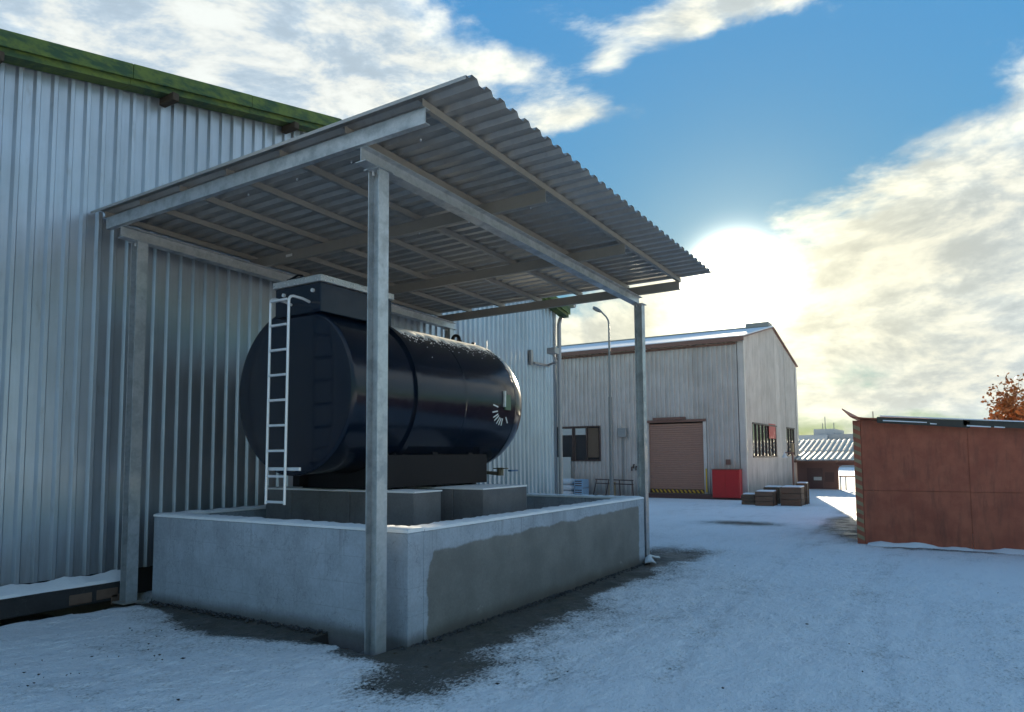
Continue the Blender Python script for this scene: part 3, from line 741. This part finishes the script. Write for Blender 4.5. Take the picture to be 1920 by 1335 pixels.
# ------------------------------------------------------------------ workshop behind (eaves wall X = 22.45)
WX, wy0, wy1 = 22.45, 2.32, 26.
ws = thing('workshop', 'grey ribbed metal workshop with a roller door and snow on its gable roof', 'workshop', (27.7, wy0, 0))
holes = [(8.26, 10.6, 1.50, 2.87), (3.84, 6.09, .18, 2.98)]
ribbed_wall_y(ws, wy0, 14.2, WX, .0, 6.12, .190, .055, .020, .050, .190*5, 'workshop_sheet', phase=.02, holes=holes)
def wsg(x): return 7.30-1.13*abs(x-27.7)/5.25
def ws_side():
    a = WX; k = 0; H = [(23.58, 27.92, 1.56, 2.93), (30.12, 32.06, 1.59, 2.94)]
    while a < 32.95-1e-4:
        b = min(a+.93, 32.95); off = .005*(k % 2); P = profile(a-.004, b+.01, .190, .055, .020, .050, WX)
        for h_ in H:
            for s in h_[:2]:
                if P[0][0] < s < P[-1][0]: P.append((s, 0.))
        P.sort(); mb = MB()
        for (s0, d0), (s1, d1) in zip(P[:-1], P[1:]):
            sm = (s0+s1)/2; zs = [0.02]
            for h_ in H:
                if h_[0] < sm < h_[1]: zs += [h_[2], h_[3]]
            for i, z0 in enumerate(zs):
                if i == 1: continue
                last = i == len(zs)-1
                za, zb = (wsg(s0)-.06, wsg(s1)-.06) if last else (zs[i+1], zs[i+1])
                mb.add([(s0, wy0-d0-off, z0), (s1, wy0-d1-off, z0), (s1, wy0-d1-off, zb), (s0, wy0-d0-off, za)], [(0, 1, 2, 3)])
        mb.split('wall_panel', 'workshop_sheet', ws); a = b; k += 1
ws_side()
mb = MB(); mb.box(WX-.03, wy0-.076, 0, WX+.14, wy0-.060, 6.1); mb.box(WX-.076, wy0-.076, 0, WX-.058, wy0+.14, 6.1); mb.box(32.6, wy0-.076, 0, 33.0, wy0-.060, 6.0); mb.split('corner_trim', 'workshop_sheet', ws)
mb = MB(); mb.box(WX+.3, wy0+.3, 0, WX+.34, 14, 1.2); mb.box(32.9, wy0, 0, 32.95, wy1, 6.05); mb.box(WX+.02, 14.2, 0, WX+.06, wy1, 6.1); mb.box(WX+.02, wy1-.05, 0, 32.95, wy1, 6.05); mb.split('back_wall', 'workshop_sheet', ws)
mb = MB(); mb.box(WX+.6, 3.3, 0, WX+.65, 11.5, 3.4); mb.box(23.2, wy0+.6, 0, 32.5, wy0+.65, 3.4); mb.split('inner_screen', 'interior_dark', ws)
mb = MB(); ya, yb = wy0-.14, wy1
for xa, xb in ((22.25, 27.7), (27.7, 33.2)):
    mb.hexa([(xa, ya, wsg(xa)-.05), (xb, ya, wsg(xb)-.05), (xb, yb, wsg(xb)-.05), (xa, yb, wsg(xa)-.05)], [(xa, ya, wsg(xa)), (xb, ya, wsg(xb)), (xb, yb, wsg(xb)), (xa, yb, wsg(xa))])
mb.split('roof', 'red_trim', ws)
mb = MB()
for xa, xb in ((22.22, 27.7), (27.7, 33.1)):
    mb.hexa([(xa, ya+.03, wsg(xa)+.004), (xb, ya+.03, wsg(xb)+.004), (xb, yb, wsg(xb)+.004), (xa, yb, wsg(xa)+.004)], [(xa+.02, ya+.03, wsg(xa)+.05), (xb, ya+.03, wsg(xb)+.05), (xb, yb, wsg(xb)+.05), (xa+.02, yb, wsg(xa)+.05)])
mb.split('roof_snow', 'snow', ws)
MB().box(22.20, ya, 5.96, 22.26, yb, 6.13).build('eaves_fascia', 'red_trim', ws)
MB().box(27.35, ya+.15, 7.28, 28.05, ya+1.15, 7.50).build('ridge_vent', 'galvanised_dull', ws, bevel=.02)
mb = MB(); mb.box(27.55, ya+1.2, 7.28, 27.85, yb, 7.38); mb.split('ridge_cap', 'galvanised_dull', ws)
# strip under the eaves, lens flare's red tint put into its colour; lap joint line
MB().box(WX-.072, wy0+.2, 5.86, WX-.058, 14.2, 5.94).build('cladding_rail', 'red_trim', ws)
# window in the eaves wall: frame, mullions, panes, blinds
wn = MB(); wn.box(WX-.06, 8.20, 2.87, WX+.08, 10.6, 2.93); wn.box(WX-.06, 8.20, 1.44, WX+.08, 10.6, 1.50); wn.box(WX-.06, 8.20, 1.50, WX+.08, 8.26, 2.87)
for y in (8.85, 9.42, 9.50): wn.box(WX-.05, y-.03, 1.50, WX+.06, y+.03, 2.87)
wo = wn.build('window', 'dark_frame', ws)
for a_, b_ in ((8.26, 8.82), (8.88, 9.39), (9.53, 10.6)): MB().box(WX+.01, a_+.002, 1.502, WX+.018, b_-.002, 2.868).build('pane', 'window_glass', wo)
MB().box(WX-.02, 8.30, 1.60, WX-.012, 8.80, 2.84).build('shutter_board', 'crate_wood', wo)
for a_, b_ in ((8.90, 9.38), (9.55, 10.05)):
    MB().box(WX-.03, a_, 2.56, WX-.02, b_, 2.84).build('blind', 'pale_board', wo)
# roller door
dr = MB(); n = 30
for i in range(n):
    z0 = .34+(2.92-.34)*i/n; z1 = .34+(2.92-.34)*(i+1)/n
    dr.prism([(WX+.03, 3.86, z0), (WX+.005, 3.86, z0+.018), (WX+.005, 3.86, z1-.018), (WX+.03, 3.86, z1)], (0, 2.21, 0))
do = dr.build('roller_door', 'door_sheet', ws)
MB().box(WX-.02, 3.86, .19, WX+.03, 6.07, .335).build('bottom_bar', 'hazard_dark', do)
for i in range(13):
    y = 3.88+i*.165
    MB().prism([(WX-.024, y, .20), (WX-.024, y+.075, .20), (WX-.024, y+.155, .325), (WX-.024, y+.08, .325)], (.003, 0, 0)).build('hazard_stripe', 'yellow_paint', do)
mb = MB(); mb.box(WX-.10, 3.75, 2.97, WX+.04, 6.2, 3.07); mb.build('lintel', 'red_trim', ws)
mb = MB(); mb.box(WX-.14, 4.55, 3.075, WX+.02, 5.85, 3.17); mb.build('door_box', 'red_trim', ws)
mb = MB(); mb.box(WX-.072, 3.73, 0, WX+.036, 3.858, 2.965); mb.box(WX-.072, 6.072, 0, WX+.036, 6.2, 2.965); mb.split('door_jamb', 'workshop_sheet', ws)
MB().box(WX-.085, 3.74, .25, WX-.074, 3.80, 1.15).build('yellow_guard', 'yellow_paint', ws)
MB().box(WX-.35, 2.4, -.02, WX-.03, 6.4, .17).build('red_kerb', 'garage_door', ws, bevel=.01)
mb = MB(); mb.box(WX-.20, 7.0, 2.42, WX-.060, 7.36, 2.79); eb = mb.build('junction_box', 'grey_plastic', ws, bevel=.01)
mb = MB(); mb.tube([(WX-.08, 7.18, 2.42), (WX-.08, 7.18, .6)], .025, 6); mb.build('conduit', 'grey_plastic', ws)
mb = MB(); mb.box(WX-.075, 2.84, 1.30, WX-.058, 3.02, 1.50); mb.build('wall_sign', 'red_trim', ws)
for k_, (y_, z_) in enumerate(((6.72, 1.30), (6.80, 1.20), (6.62, 1.22))): MB().tube([(WX-.03, y_, z_), (WX-.12, y_, z_), (WX-.12, y_, z_-.15)], .03, 6).build('wall_tap', 'dark_frame', ws)
# windows in the gable side: frames and many slim panes
for (xa, xb, za, zb, nm) in ((23.58, 27.92, 1.56, 2.93, 7), (30.12, 32.06, 1.59, 2.94, 3)):
    f_ = MB(); f_.box(xa, wy0-.076, zb-.06, xb, wy0+.08, zb); f_.box(xa, wy0-.076, za, xb, wy0+.08, za+.06)
    for i in range(nm+1):
        x = xa+.04+(xb-xa-.08)*i/nm; f_.box(x-.04, wy0-.045, za+.06, x+.04, wy0+.07, zb-.06)
    fo = f_.build('window', 'dark_frame', ws)
    for i in range(nm):
        x0 = xa+.08+(xb-xa-.08)*i/nm; x1 = xa+(xb-xa-.08)*(i+1)/nm
        MB().box(x0+.002, wy0+.0, za+.062, x1-.002, wy0+.008, zb-.062).build('pane', 'window_glass', fo)
MB().box(26.4, wy0-.06, 2.35, 27.7, wy0-.052, 2.98).build('hanging_panel', 'red_paint', ws)

rc = thing('red_cabinet', 'bright red metal cabinet standing against the workshop wall beside the roller door', 'cabinet', (22.1, 2.9, 0))
MB().box(21.98, 2.42, .08, 22.36, 3.44, 1.12).build('body', 'red_paint', rc, bevel=.012)
MB().box(21.965, 2.46, .12, 21.978, 2.93, 1.08).build('door', 'red_paint', rc, bevel=.003); MB().box(21.965, 2.945, .12, 21.978, 3.40, 1.08).build('door', 'red_paint', rc, bevel=.003)
MB().box(21.96, 2.40, 1.122, 22.37, 3.46, 1.15).build('lid', 'red_trim', rc)

# sacks, panel and rack in front of the workshop wall
tag(MB().box(22.20, 9.52, .0, 22.25, 10.3, 1.62).build('board', 'pale_board', None, bevel=.004), 'pale upright board leaning at the workshop wall under the window', 'board')
pile = [('white sack of a pile beside the warehouse corner, bottom one', 9.35, .00, 'bag_white'), ('white sack of a pile beside the warehouse corner, middle one', 9.33, .24, 'bag_white'), ('white sack of a pile beside the warehouse corner, top one', 9.37, .48, 'bag_white'),
        ('pale blue crate standing right of the white sacks, lower one', 8.90, .0, 'bag_blue'), ('pale blue crate standing right of the white sacks, upper one', 8.90, .36, 'bag_blue')]
for lab, y, z, mt in pile:
    if mt == 'bag_white':
        v = []; fcs = []; nu, nv = 14, 8
        for i in range(nu):
            for j in range(nv+1):
                a_ = 2*math.pi*i/nu; b_ = math.pi*j/nv; cs = lambda q, e: math.copysign(abs(q)**e, q)
                v.append((21.6+.32*cs(math.cos(a_), .55)*cs(math.sin(b_), .5), y+.34*cs(math.sin(a_), .55)*cs(math.sin(b_), .5)+.02*math.sin(5*a_), z+.13+.13*cs(-math.cos(b_), .8)+.01*math.sin(7*a_+y)))
        fcs = [(i*(nv+1)+j, ((i+1) % nu)*(nv+1)+j, ((i+1) % nu)*(nv+1)+j+1, i*(nv+1)+j+1) for i in range(nu) for j in range(nv)]
        tag(MB().add(v, fcs).build('sack', mt, None, smooth=True), lab, 'sack', 'pile of white sacks')
    else:
        c_ = thing('plastic_crate', lab, 'crate', (21.6, y-.19, z), 'pale blue crates')
        MB().box(21.3, y-.38, z+.01, 21.9, y, z+.35).build('body', mt, c_, bevel=.02)
        for k in range(3): MB().box(21.29, y-.34, z+.08+.09*k, 21.299, y-.04, z+.12+.09*k).build('slot', 'dark_frame', c_)
rk = thing('steel_rack', 'low dark steel tube rack leaning in front of the workshop wall', 'rack', (21.8, 7.4, 0))
for z in (.68, .52): MB().tube([(21.85, 6.55, z), (21.85, 8.2, z+.03)], .025, 6).build('rail', 'dark_frame', rk)
for y in (6.6, 7.15, 7.6, 8.15): MB().tube([(21.85, y, .7), (21.7, y+(.1 if y > 7.3 else -.1), 0)], .022, 6).build('leg', 'dark_frame', rk)
MB().box(21.9, 7.35, .05, 21.95, 7.65, .6).build('guard_plate', 'hazard_pale', rk)

# street lamp
lp = thing('street_lamp', 'tall thin grey street lamp with a bent arm standing before the workshop', 'street lamp', (20, 6.65, 0))
MB().tube([(20, 6.66, 0), (20, 6.66, 3.9)], [.085, .075], 10).build('base_tube', 'lamp_grey', lp, smooth=True)
MB().tube([(20, 6.66, 3.9), (20, 6.66, 6.7), (20, 6.69, 6.85), (20, 6.76, 6.98), (20, 6.98, 7.22)], [.045, .036, .034, .032, .03], 8).build('pole', 'lamp_grey', lp, smooth=True)
hd = MB(); prof_ = [(0, .05), (.12, .10), (.30, .13), (.46, .11), (.50, .03)]; v = []
for s, r_ in prof_:
    for k in range(10):
        a_ = 2*math.pi*k/10; v.append((20+r_*math.cos(a_), 6.95+s*.72-r_*.45*math.sin(a_)*.5, 7.20+s*.42+r_*.62*math.sin(a_)))
fcs = [(i*10+k, i*10+(k+1) % 10, (i+1)*10+(k+1) % 10, (i+1)*10+k) for i in range(4) for k in range(10)]+[tuple(range(10))[::-1], tuple(40+k for k in range(10))]
hd.add(v, fcs).build('lamp_head', 'lamp_grey', lp, smooth=True)

# crates along the gable side
crates = [('small low brown crate nearest the workshop corner', 20.05, 1.62, .50, .42, .34), ('squat brown crate, second from the red cabinet', 19.75, 1.02, .62, .56, .46), ('brown crate behind the squat one with a snowy lid', 20.85, 1.02, .6, .5, .56),
          ('largest brown crate with a wide snowy top beside the lamp post', 20.2, .26, .80, .62, .60), ('tall narrow brown crate at the far end of the row', 21.0, .10, .42, .34, .70)]
for lab, x, y, dx, dy, h in crates:
    c_ = thing('wooden_crate', lab, 'crate', (x, y, 0), 'brown crates beside the workshop')
    nb = 3
    for i in range(nb):
        za = h*i/nb; zb = h*(i+1)/nb-.008
        MB().box(x-dx/2, y-dy/2, za+.004, x+dx/2, y+dy/2, zb).build('plank', 'crate_wood', c_, bevel=.004)
    for sx in (-1, 1):
        MB().box(x+sx*(dx/2-.04)-.03, y-dy/2-.02, .0, x+sx*(dx/2-.04)+.03, y-dy/2-.002, h-.01).build('batten', 'old_timber', c_)
    MB().box(x-dx/2+.01, y-dy/2-.01, h-.006, x+dx/2-.06, y+dy/2-.04, h+.04).build('snow_lid', 'snow', c_, bevel=.02)
pl = thing('signal_post', 'thin red post with a white bell lamp standing among the crates', 'post', (21.3, .42, 0))
MB().tube([(21.3, .42, .0), (21.3, .42, 1.95)], .035, 8).build('pole', 'red_trim', pl, smooth=True)
MB().tube([(21.3, .42, 1.72), (21.3, .68, 1.74)], .02, 6).build('arm', 'red_trim', pl)
MB().tube([(21.3, .68, 1.76), (21.3, .68, 1.66), (21.3, .68, 1.56)], [.02, .05, .10], 10).build('bell_lamp', 'white_plastic', pl, smooth=True)
MB().tube([(21.3, .42, 1.75), (21.3, .42, 2.05)], .055, 8).build('beacon', 'hazard_pale', pl, smooth=True)

# ------------------------------------------------------------------ rusty red shed on the right
sh = thing('red_shed', 'dark red rusty steel shed with striped edge and sagging snow dusted roof', 'shed', (10.9, -6, 0))
sx, sy0, sy1 = 10.2, -2.72, -8.6
def shz(y): return 2.34+.085*(y-sy0)*.92
n = 3; edg = [sy0-.13, -4.55, -6.5, sy1]
for a_, b_ in zip(edg[:-1], edg[1:]):
    for z0, z1 in ((-.05, 1.0), (1.0, None)):
        za, zb = (z1 or shz(a_)), (z1 or shz(b_)); q = random.uniform(-.007, .007)
        MB().hexa([(sx+q, a_-.006, z0+.006), (sx+.05+q, a_-.006, z0+.006), (sx+.05+q, b_, z0+.006), (sx+q, b_, z0+.006)], [(sx+q, a_-.006, za), (sx+.05+q, a_-.006, za), (sx+.05+q, b_, zb), (sx+q, b_, zb)]).build('wall_plate', 'rusty_red_steel', sh)
mb = MB(); mb.box(sx-.012, sy0-.13, -.05, sx+.06, sy0, shz(sy0)-.02); mb.build('edge_post', 'rusty_red_steel', sh)
for i in range(14):
    z = .06+i*.158
    MB().prism([(sx-.016, sy0-.125, z), (sx-.016, sy0-.005, z+.06), (sx-.016, sy0-.005, z+.135), (sx-.016, sy0-.125, z+.075)], (.003, 0, 0)).build('hazard_stripe', 'hazard_pale', sh)
MB().box(sx+.065, sy0-.03, -.05, 13.2, sy0-.003, shz(sy0)-.05).build('side_wall', 'rusty_red_steel', sh)
MB().box(13.15, sy0-.04, -.05, 13.2, sy1, 2.2).build('back_wall', 'rusty_red_steel', sh)
MB().box(sx+.06, sy1, -.05, 13.14, sy1+.03, 1.85).build('side_wall', 'rusty_red_steel', sh)
# roof sheets, upturned at the left end, lapped and out of line
ys_ = [sy0+.16, sy0+.02, sy0-.2, -4.0, -5.2, -6.4, -7.6, sy1-.1]
def rz(y): return shz(y)+.02+(.16*((y-sy0)/.16)**1.0 if y > sy0 else 0)
for (a_, b_) in ((0, 3), (3, 5), (5, 7)):
    P_ = ys_[a_:b_+1]; mb = MB(); v = []
    for y in P_:
        o = .012*(a_ % 2)
        v += [(sx-.14-o, y, rz(y)+o), (13.4, y, rz(y)+o-.06), (13.4, y, rz(y)+o-.035), (sx-.14-o, y, rz(y)+o+.025)]
    fcs = [(4*i+k, 4*i+(k+1) % 4, 4*i+4+(k+1) % 4, 4*i+4+k) for i in range(len(P_)-1) for k in range(4)]+[(0, 1, 2, 3), tuple(4*(len(P_)-1)+k for k in (3, 2, 1, 0))]
    mb.add(v, fcs).build('roof_sheet', 'rusty_red_steel' if a_ == 0 else 'roofing_felt', sh)
for ya, yb, z_ in ((-3.15, -4.6, .045), (-4.5, -6.6, .06), (-6.3, -8.5, .055)):
    MB().hexa([(sx-.17, ya, rz(ya)+z_-.11), (sx-.145, ya, rz(ya)+z_-.11), (sx-.145, yb, rz(yb)+z_-.13), (sx-.17, yb, rz(yb)+z_-.13)], [(sx-.17, ya, rz(ya)+z_), (sx-.145, ya, rz(ya)+z_), (sx-.145, yb, rz(yb)+z_), (sx-.17, yb, rz(yb)+z_)]).build('edge_board', 'roofing_felt', sh)
for ya, yb, z_ in ((-3.25, -3.95, -.03), (-4.0, -4.1, -.05), (-4.55, -4.9, -.06), (-4.95, -5.1, -.06), (-5.4, -6.4, -.07), (-3.2, -8.5, .052)):
    MB().hexa([(sx-.19, ya, rz(ya)+z_), (sx-.02, ya, rz(ya)+z_), (sx-.02, yb, rz(yb)+z_), (sx-.19, yb, rz(yb)+z_)], [(sx-.185, ya, rz(ya)+z_+.022), (sx-.02, ya, rz(ya)+z_+.022), (sx-.02, yb, rz(yb)+z_+.016), (sx-.185, yb, rz(yb)+z_+.016)]).build('snow_strip', 'snow', sh)
mb = MB(); mb.tube([(sx+.3, -3.05, 2.35), (sx+.3, -3.05, 2.5)], .008, 5); mb.build('roof_pin', 'dark_frame', sh)

# ------------------------------------------------------------------ garage row, tower block, hill
gg = thing('garage_row', 'low red brown garage with a sunlit corrugated roof beyond the yard', 'garage', (33, -3, 0))
GX = 32.
mb = MB(); mb.box(GX, 2.3, -.05, GX+.2, 12, 1.28); mb.box(GX, .42, -.05, GX+.2, 2.2, 1.28); mb.box(GX, -12, 1.14, GX+.2, .40, 1.28); mb.box(GX, -12, -.05, GX+.2, -3.2, 1.13); mb.split('front_wall', 'garage_wall', gg)
arch = [(GX+.02, .42, .0), (GX+.02, .42, 1.13), (GX+.02, .20, 1.13), (GX+.02, .33, 1.06), (GX+.02, .38, .95), (GX+.02, .38, .0)]
MB().prism(arch, (.15, 0, 0)).build('arch_corner', 'garage_wall', gg)
MB().box(GX+4.5, -12, -.05, GX+4.7, -1.2, 1.2).build('back_wall', 'garage_wall', gg)
MB().box(GX-.03, 1.05, .05, GX-.002, 1.75, 1.0).build('garage_door', 'garage_door', gg); MB().box(GX-.03, -.0+.55, .35, GX-.002, .95, .80).build('shutter', 'garage_door', gg)
MB().box(GX-.06, 1.1, .42, GX-.03, 1.45, .58).build('notice_board', 'pale_board', gg)
MB().box(GX-.35, -12, 1.27, GX+.25, 12, 1.37).build('fascia', 'red_trim', gg)
def groof(xa, xb, za, zb, name):
    a = -12.; 
    while a < 12:
        b = a+2.0; P = profile(a, b+.02, .26, .07, .05, .06, 0); mb = MB(); v = []
        for s, d in P: v += [(xa, s, za+d), (xb, s, zb+d)]
        mb.add(v, [(2*i, 2*i+1, 2*i+3, 2*i+2) for i in range(len(P)-1)]).build(name, 'garage_roof', gg); a = b
groof(GX-.45, GX+2.2, 1.38, 1.78, 'roof_sheet'); groof(GX+2.1, GX+5.0, 1.80, 2.42, 'roof_sheet')
tb = thing('white_table', 'small white legged table standing under the garage arch', 'table', (GX-.4, -.2, 0))
MB().box(GX-.7, -.9, .60, GX-.1, .25, .66).build('top', 'red_trim', tb)
for y in (.20, -.02, -.85): MB().box(GX-.68, y-.03, 0, GX-.62, y+.03, .60).build('leg', 'white_plastic', tb)
tw = thing('tower_block', 'pale flat roofed block with roof masts far beyond the garage', 'building', (92, 9, 0))
MB().box(90, 8.9, -1, 110, 14.5, 4.0).build('wing', 'tower_pale', tw); MB().box(90.4, 5.9, -1, 108, 8.88, 4.05).build('wing', 'tower_side', tw); MB().box(91, 8.2, 3.9, 100, 10.6, 4.75).build('roof_house', 'tower_pale', tw)
for y, h in ((9.3, 6.3), (9.6, 5.5), (8.3, 5.5)): MB().tube([(91.5, y, 4.6), (91.5, y, h)], .05, 5).build('mast', 'lamp_grey', tw)
for k in range(4): MB().box(89.97, 9.3+1.2*k, 2.6, 89.995, 10.1+1.2*k, 3.3).build('window', 'tower_glass', tw)
MB().box(89.8, 6.2, 3.1, 90.38, 8.6, 3.3).build('canopy_slab', 'tower_glass', tw)
xs_ = np.linspace(-260, 420, 60); v = []
for y in xs_:
    h = 6.6+2.0*math.sin(y*.021+1)+.8*math.sin(y*.061)+.4*math.sin(y*.19)
    v += [(280, y, -2), (300, y, h), (420, y, -2)]
me_ = MB().add(v, [(3*i+k, 3*i+3+k, 3*i+4+k, 3*i+1+k) for i in range(59) for k in range(2)]).build('hill', 'hill_green', None, smooth=True, kind='structure')

# ------------------------------------------------------------------ tree behind the shed
def tree(label, x, y, h, seed, leafn, spread):
    rd = random.Random(seed); tr = thing('autumn_tree', label, 'tree', (x, y, 0))
    mb = MB(); tips = []
    def grow(p, d, L, r_, lev):
        pts = [p]; q = p.copy(); dd = d.copy(); n = 4
        for i in range(n):
            dd = (dd+Vector((rd.gauss(0, .12), rd.gauss(0, .12), rd.gauss(.02, .08)))).normalized(); q = q+dd*L/n; pts.append(q.copy())
        mb.tube(pts, [r_*(1-.5*i/n) for i in range(n+1)], 5 if lev else 7, caps=False)
        if lev >= 2: tips.extend(pts[1:])
        if lev < 4:
            for k in range(rd.randint(3, 4) if lev else 6):
                s = pts[rd.randint(1 if lev else 2, n)]; nd = (dd+Vector((rd.gauss(0, spread), rd.gauss(0, spread), rd.gauss(.12, .3)))).normalized()
                grow(s, nd, L*rd.uniform(.5, .72), r_*.5, lev+1)
    grow(Vector((x, y, -.05)), Vector((0, 0, 1)), h*.5, .10, 0)
    mb.build('trunk', 'bark', tr, smooth=True)
    lm = MB()
    for _ in range(leafn):
        c_ = tips[rd.randrange(len(tips))]+Vector((rd.gauss(0, .07), rd.gauss(0, .07), rd.gauss(0, .07)))
        if c_.y > y+.75 and rd.random() < .55: continue
        s = rd.uniform(.03, .065); a_ = Vector((rd.gauss(0, 1), rd.gauss(0, 1), rd.gauss(0, 1))).normalized(); b_ = a_.cross(Vector((rd.gauss(0, 1), rd.gauss(0, 1), rd.gauss(0, 1)))).normalized()
        lm.add([c_-a_*s, c_+b_*s*.6, c_+a_*s, c_-b_*s*.6], [(0, 1, 2, 3)])
    lm.build('crown', 'autumn_leaf', tr, kind='stuff')
tree('small autumn tree with orange brown leaves behind the red shed', 17.2, -5.70, 3.7, 5, 9000, .66)

# ------------------------------------------------------------------ small things on the ground
for k, (lab, x, y, z, dx, dy, dz, rz_, mt) in enumerate([
        ('pale broken stone lying at the end of the ditch', -.08, 3.98, -.16, .20, .16, .20, .5, 'stone_grey'),
        ('brown stone beside the pale broken one at the ditch end', .12, 3.90, -.15, .16, .14, .17, -.3, 'brick_clay'),
        ('flat slab of broken concrete in the pit beside the front post', .10, .62, -.10, .26, .16, .05, .35, 'brick_clay'),
        ('small brown stone in the pit behind the front post', .20, .28, -.14, .10, .12, .10, 1.0, 'stone_grey')]):
    bm = bmesh.new(); bmesh.ops.create_cube(bm, size=1.); bmesh.ops.subdivide_edges(bm, edges=bm.edges[:], cuts=2, use_grid_fill=True)
    rd = random.Random(k)
    for q in bm.verts:
        q.co = q.co.normalized()*.30+q.co*.5+Vector((rd.uniform(-.05, .05), rd.uniform(-.05, .05), rd.uniform(-.05, .05))); q.co = Vector((q.co.x*dx*1.3, q.co.y*dy*1.3, q.co.z*dz*1.3))
    me_ = bpy.data.meshes.new('stone'); bm.to_mesh(me_); bm.free(); me_.materials.append(M[mt])
    o = link('stone', me_); o.location = (x, y, z); o.rotation_euler = (rd.uniform(-.3, .3), .25 if k == 2 else 0, rz_); tag(o, lab, 'stone')
for k, (x, z) in enumerate(((-.34, .10), (-.04, .11), (.13, .03))):     # bricks showing in the ledge
    MB().box(x-.13, WY-.232, z-.055, x+.12, WY-.2215, z+.06).build('brick', 'brick_clay', wh, bevel=.01)
mb = MB(); v = []; fcs = []
path = [(5.80, -.30), (5.95, -.22), (6.10, -.15), (6.22, -.12), (6.38, -.13), (6.50, -.16)]
for i, (x, y) in enumerate(path):
    wd = (.085, .065, .045, .03, .035, .03)[i]; z = (.03, .05, .075, .08, .045, .02)[i]
    for s in (-1, -.3, .3, 1): v.append((x+s*wd*.4, y-s*wd, z+(.022 if abs(s) < .5 else 0)+random.uniform(-.004, .004)))
for i in range(len(path)-1): fcs += [(4*i+k, 4*i+k+1, 4*i+k+5, 4*i+k+4) for k in range(3)]
ns = len(v); v += [(a, b, c-.012) for a, b, c in v]; fcs += [tuple(i+ns for i in q[::-1]) for q in fcs[:]]
for i in range(len(path)-1): fcs += [(4*i, 4*i+4, ns+4*i+4, ns+4*i), (4*i+3, ns+4*i+3, ns+4*i+7, 4*i+7)]
tag(mb.add(v, fcs).build('plastic_strip', 'white_plastic', None), 'crumpled white plastic strip at the foot of the farther right post', 'plastic strip')
lv = MB()
spots = [(-1.5, 1.7, .7, 34), (-.9, 2.4, .5, 12), (.8, -2.4, 2.2, 9), (4.5, -3.0, 2.5, 8), (.2, -.6, .4, 8)]
for x0, y0, s0, n in spots:
    for _ in range(n):
        x, y = random.gauss(x0, s0), random.gauss(y0, s0*.6)
        if (x > -.1 and y > -.2) or y > 3.7: continue
        s = abs(random.gauss(0, .010))+.005; a_ = random.random()*6.28; c_, s_ = math.cos(a_), math.sin(a_); z = .022+.012*random.random()
        lv.add([(x+s*c_, y+s*s_, z), (x-s*.5*s_, y+s*.5*c_, z+.006), (x-s*c_, y-s*s_, z+.002), (x+s*.5*s_, y-s*.5*c_, z), (x, y, z-.007)], [(0, 1, 2, 3), (0, 1, 4), (1, 2, 4), (2, 3, 4), (3, 0, 4)])
lo = lv.build('leaf_litter', 'leaf_debris', None, kind='stuff'); lo['label'] = 'dark leaf scraps scattered over the snow'; lo['category'] = 'leaves'

# crumbled earth along the foot of the basin walls, snow bank at the foot of the shed
cl_ = MB()
def clod(x, y, z, r_):
    k = [(1, 0, 0), (-1, 0, 0), (0, 1, 0), (0, -1, 0), (0, 0, 1), (0, 0, -1)]
    v = [(x+a*r_*random.uniform(.6, 1.3), y+b*r_*random.uniform(.6, 1.3), z+c*r_*random.uniform(.5, .9)) for a, b, c in k]
    cl_.add(v, [(0, 2, 4), (2, 1, 4), (1, 3, 4), (3, 0, 4), (2, 0, 5), (1, 2, 5), (3, 1, 5), (0, 3, 5)])
for _ in range(520):
    x = random.uniform(.2, 6.2); y = -.11-abs(random.gauss(0, .05)); clod(x, y, -.012+random.uniform(0, .012), random.uniform(.006, .022)*(1.3 if random.random() < .15 else 1))
for _ in range(320):
    y = random.uniform(.9, 3.8); x = .30-abs(random.gauss(0, .05)); clod(x, y, -.008+random.uniform(0, .014), random.uniform(.007, .026)*(1.4 if random.random() < .15 else 1))
for _ in range(60): clod(random.uniform(-.05, .3), random.uniform(0, .85), -.21+random.uniform(0, .02), random.uniform(.015, .04))
for _ in range(90): clod(random.uniform(-.35, .42), random.uniform(3.92, 4.2), -.42+random.uniform(0, .32)*1., random.uniform(.02, .06))
co = cl_.build('earth_crumbs', 'ditch_mud', None, kind='stuff'); co['label'] = 'dark crumbled earth along the foot of the basin walls'; co['category'] = 'earth'
v = []; fcs = []; yy = np.arange(-2.9, -8.7, -.07)
for i, y in enumerate(yy):
    h = .035+.03*math.sin(y*3.1)+.02*math.sin(y*9.7)+random.uniform(0, .012); wd = .20+.08*math.sin(y*2.3+1)+random.uniform(-.03, .03); h = max(h, .008)
    v += [(10.22, y, h), (10.2-wd*.35, y, h*.9), (10.2-wd*.75, y, h*.4), (10.2-wd*1.2, y, -.02)]
for i in range(len(yy)-1): fcs += [(4*i+k, 4*i+k+1, 4*i+k+5, 4*i+k+4) for k in range(3)]
MB().add(v, fcs).build('snow_bank', 'snow', None, smooth=True, kind='structure')

# ------------------------------------------------------------------ cold morning air
def haze():
    m = bpy.data.materials.new('haze'); m.use_nodes = True; nt = m.node_tree; nt.nodes.clear()
    o = nt.nodes.new('ShaderNodeOutputMaterial'); v = nt.nodes.new('ShaderNodeVolumePrincipled')
    v.inputs['Color'].default_value = (.95, .96, 1., 1); v.inputs['Density'].default_value = .00016; v.inputs['Anisotropy'].default_value = .2
    nt.links.new(v.outputs[0], o.inputs['Volume'])
    MB().box(-980, -980, -6, 980, 980, 10.5).build('haze', m, None, kind='stuff')
haze()
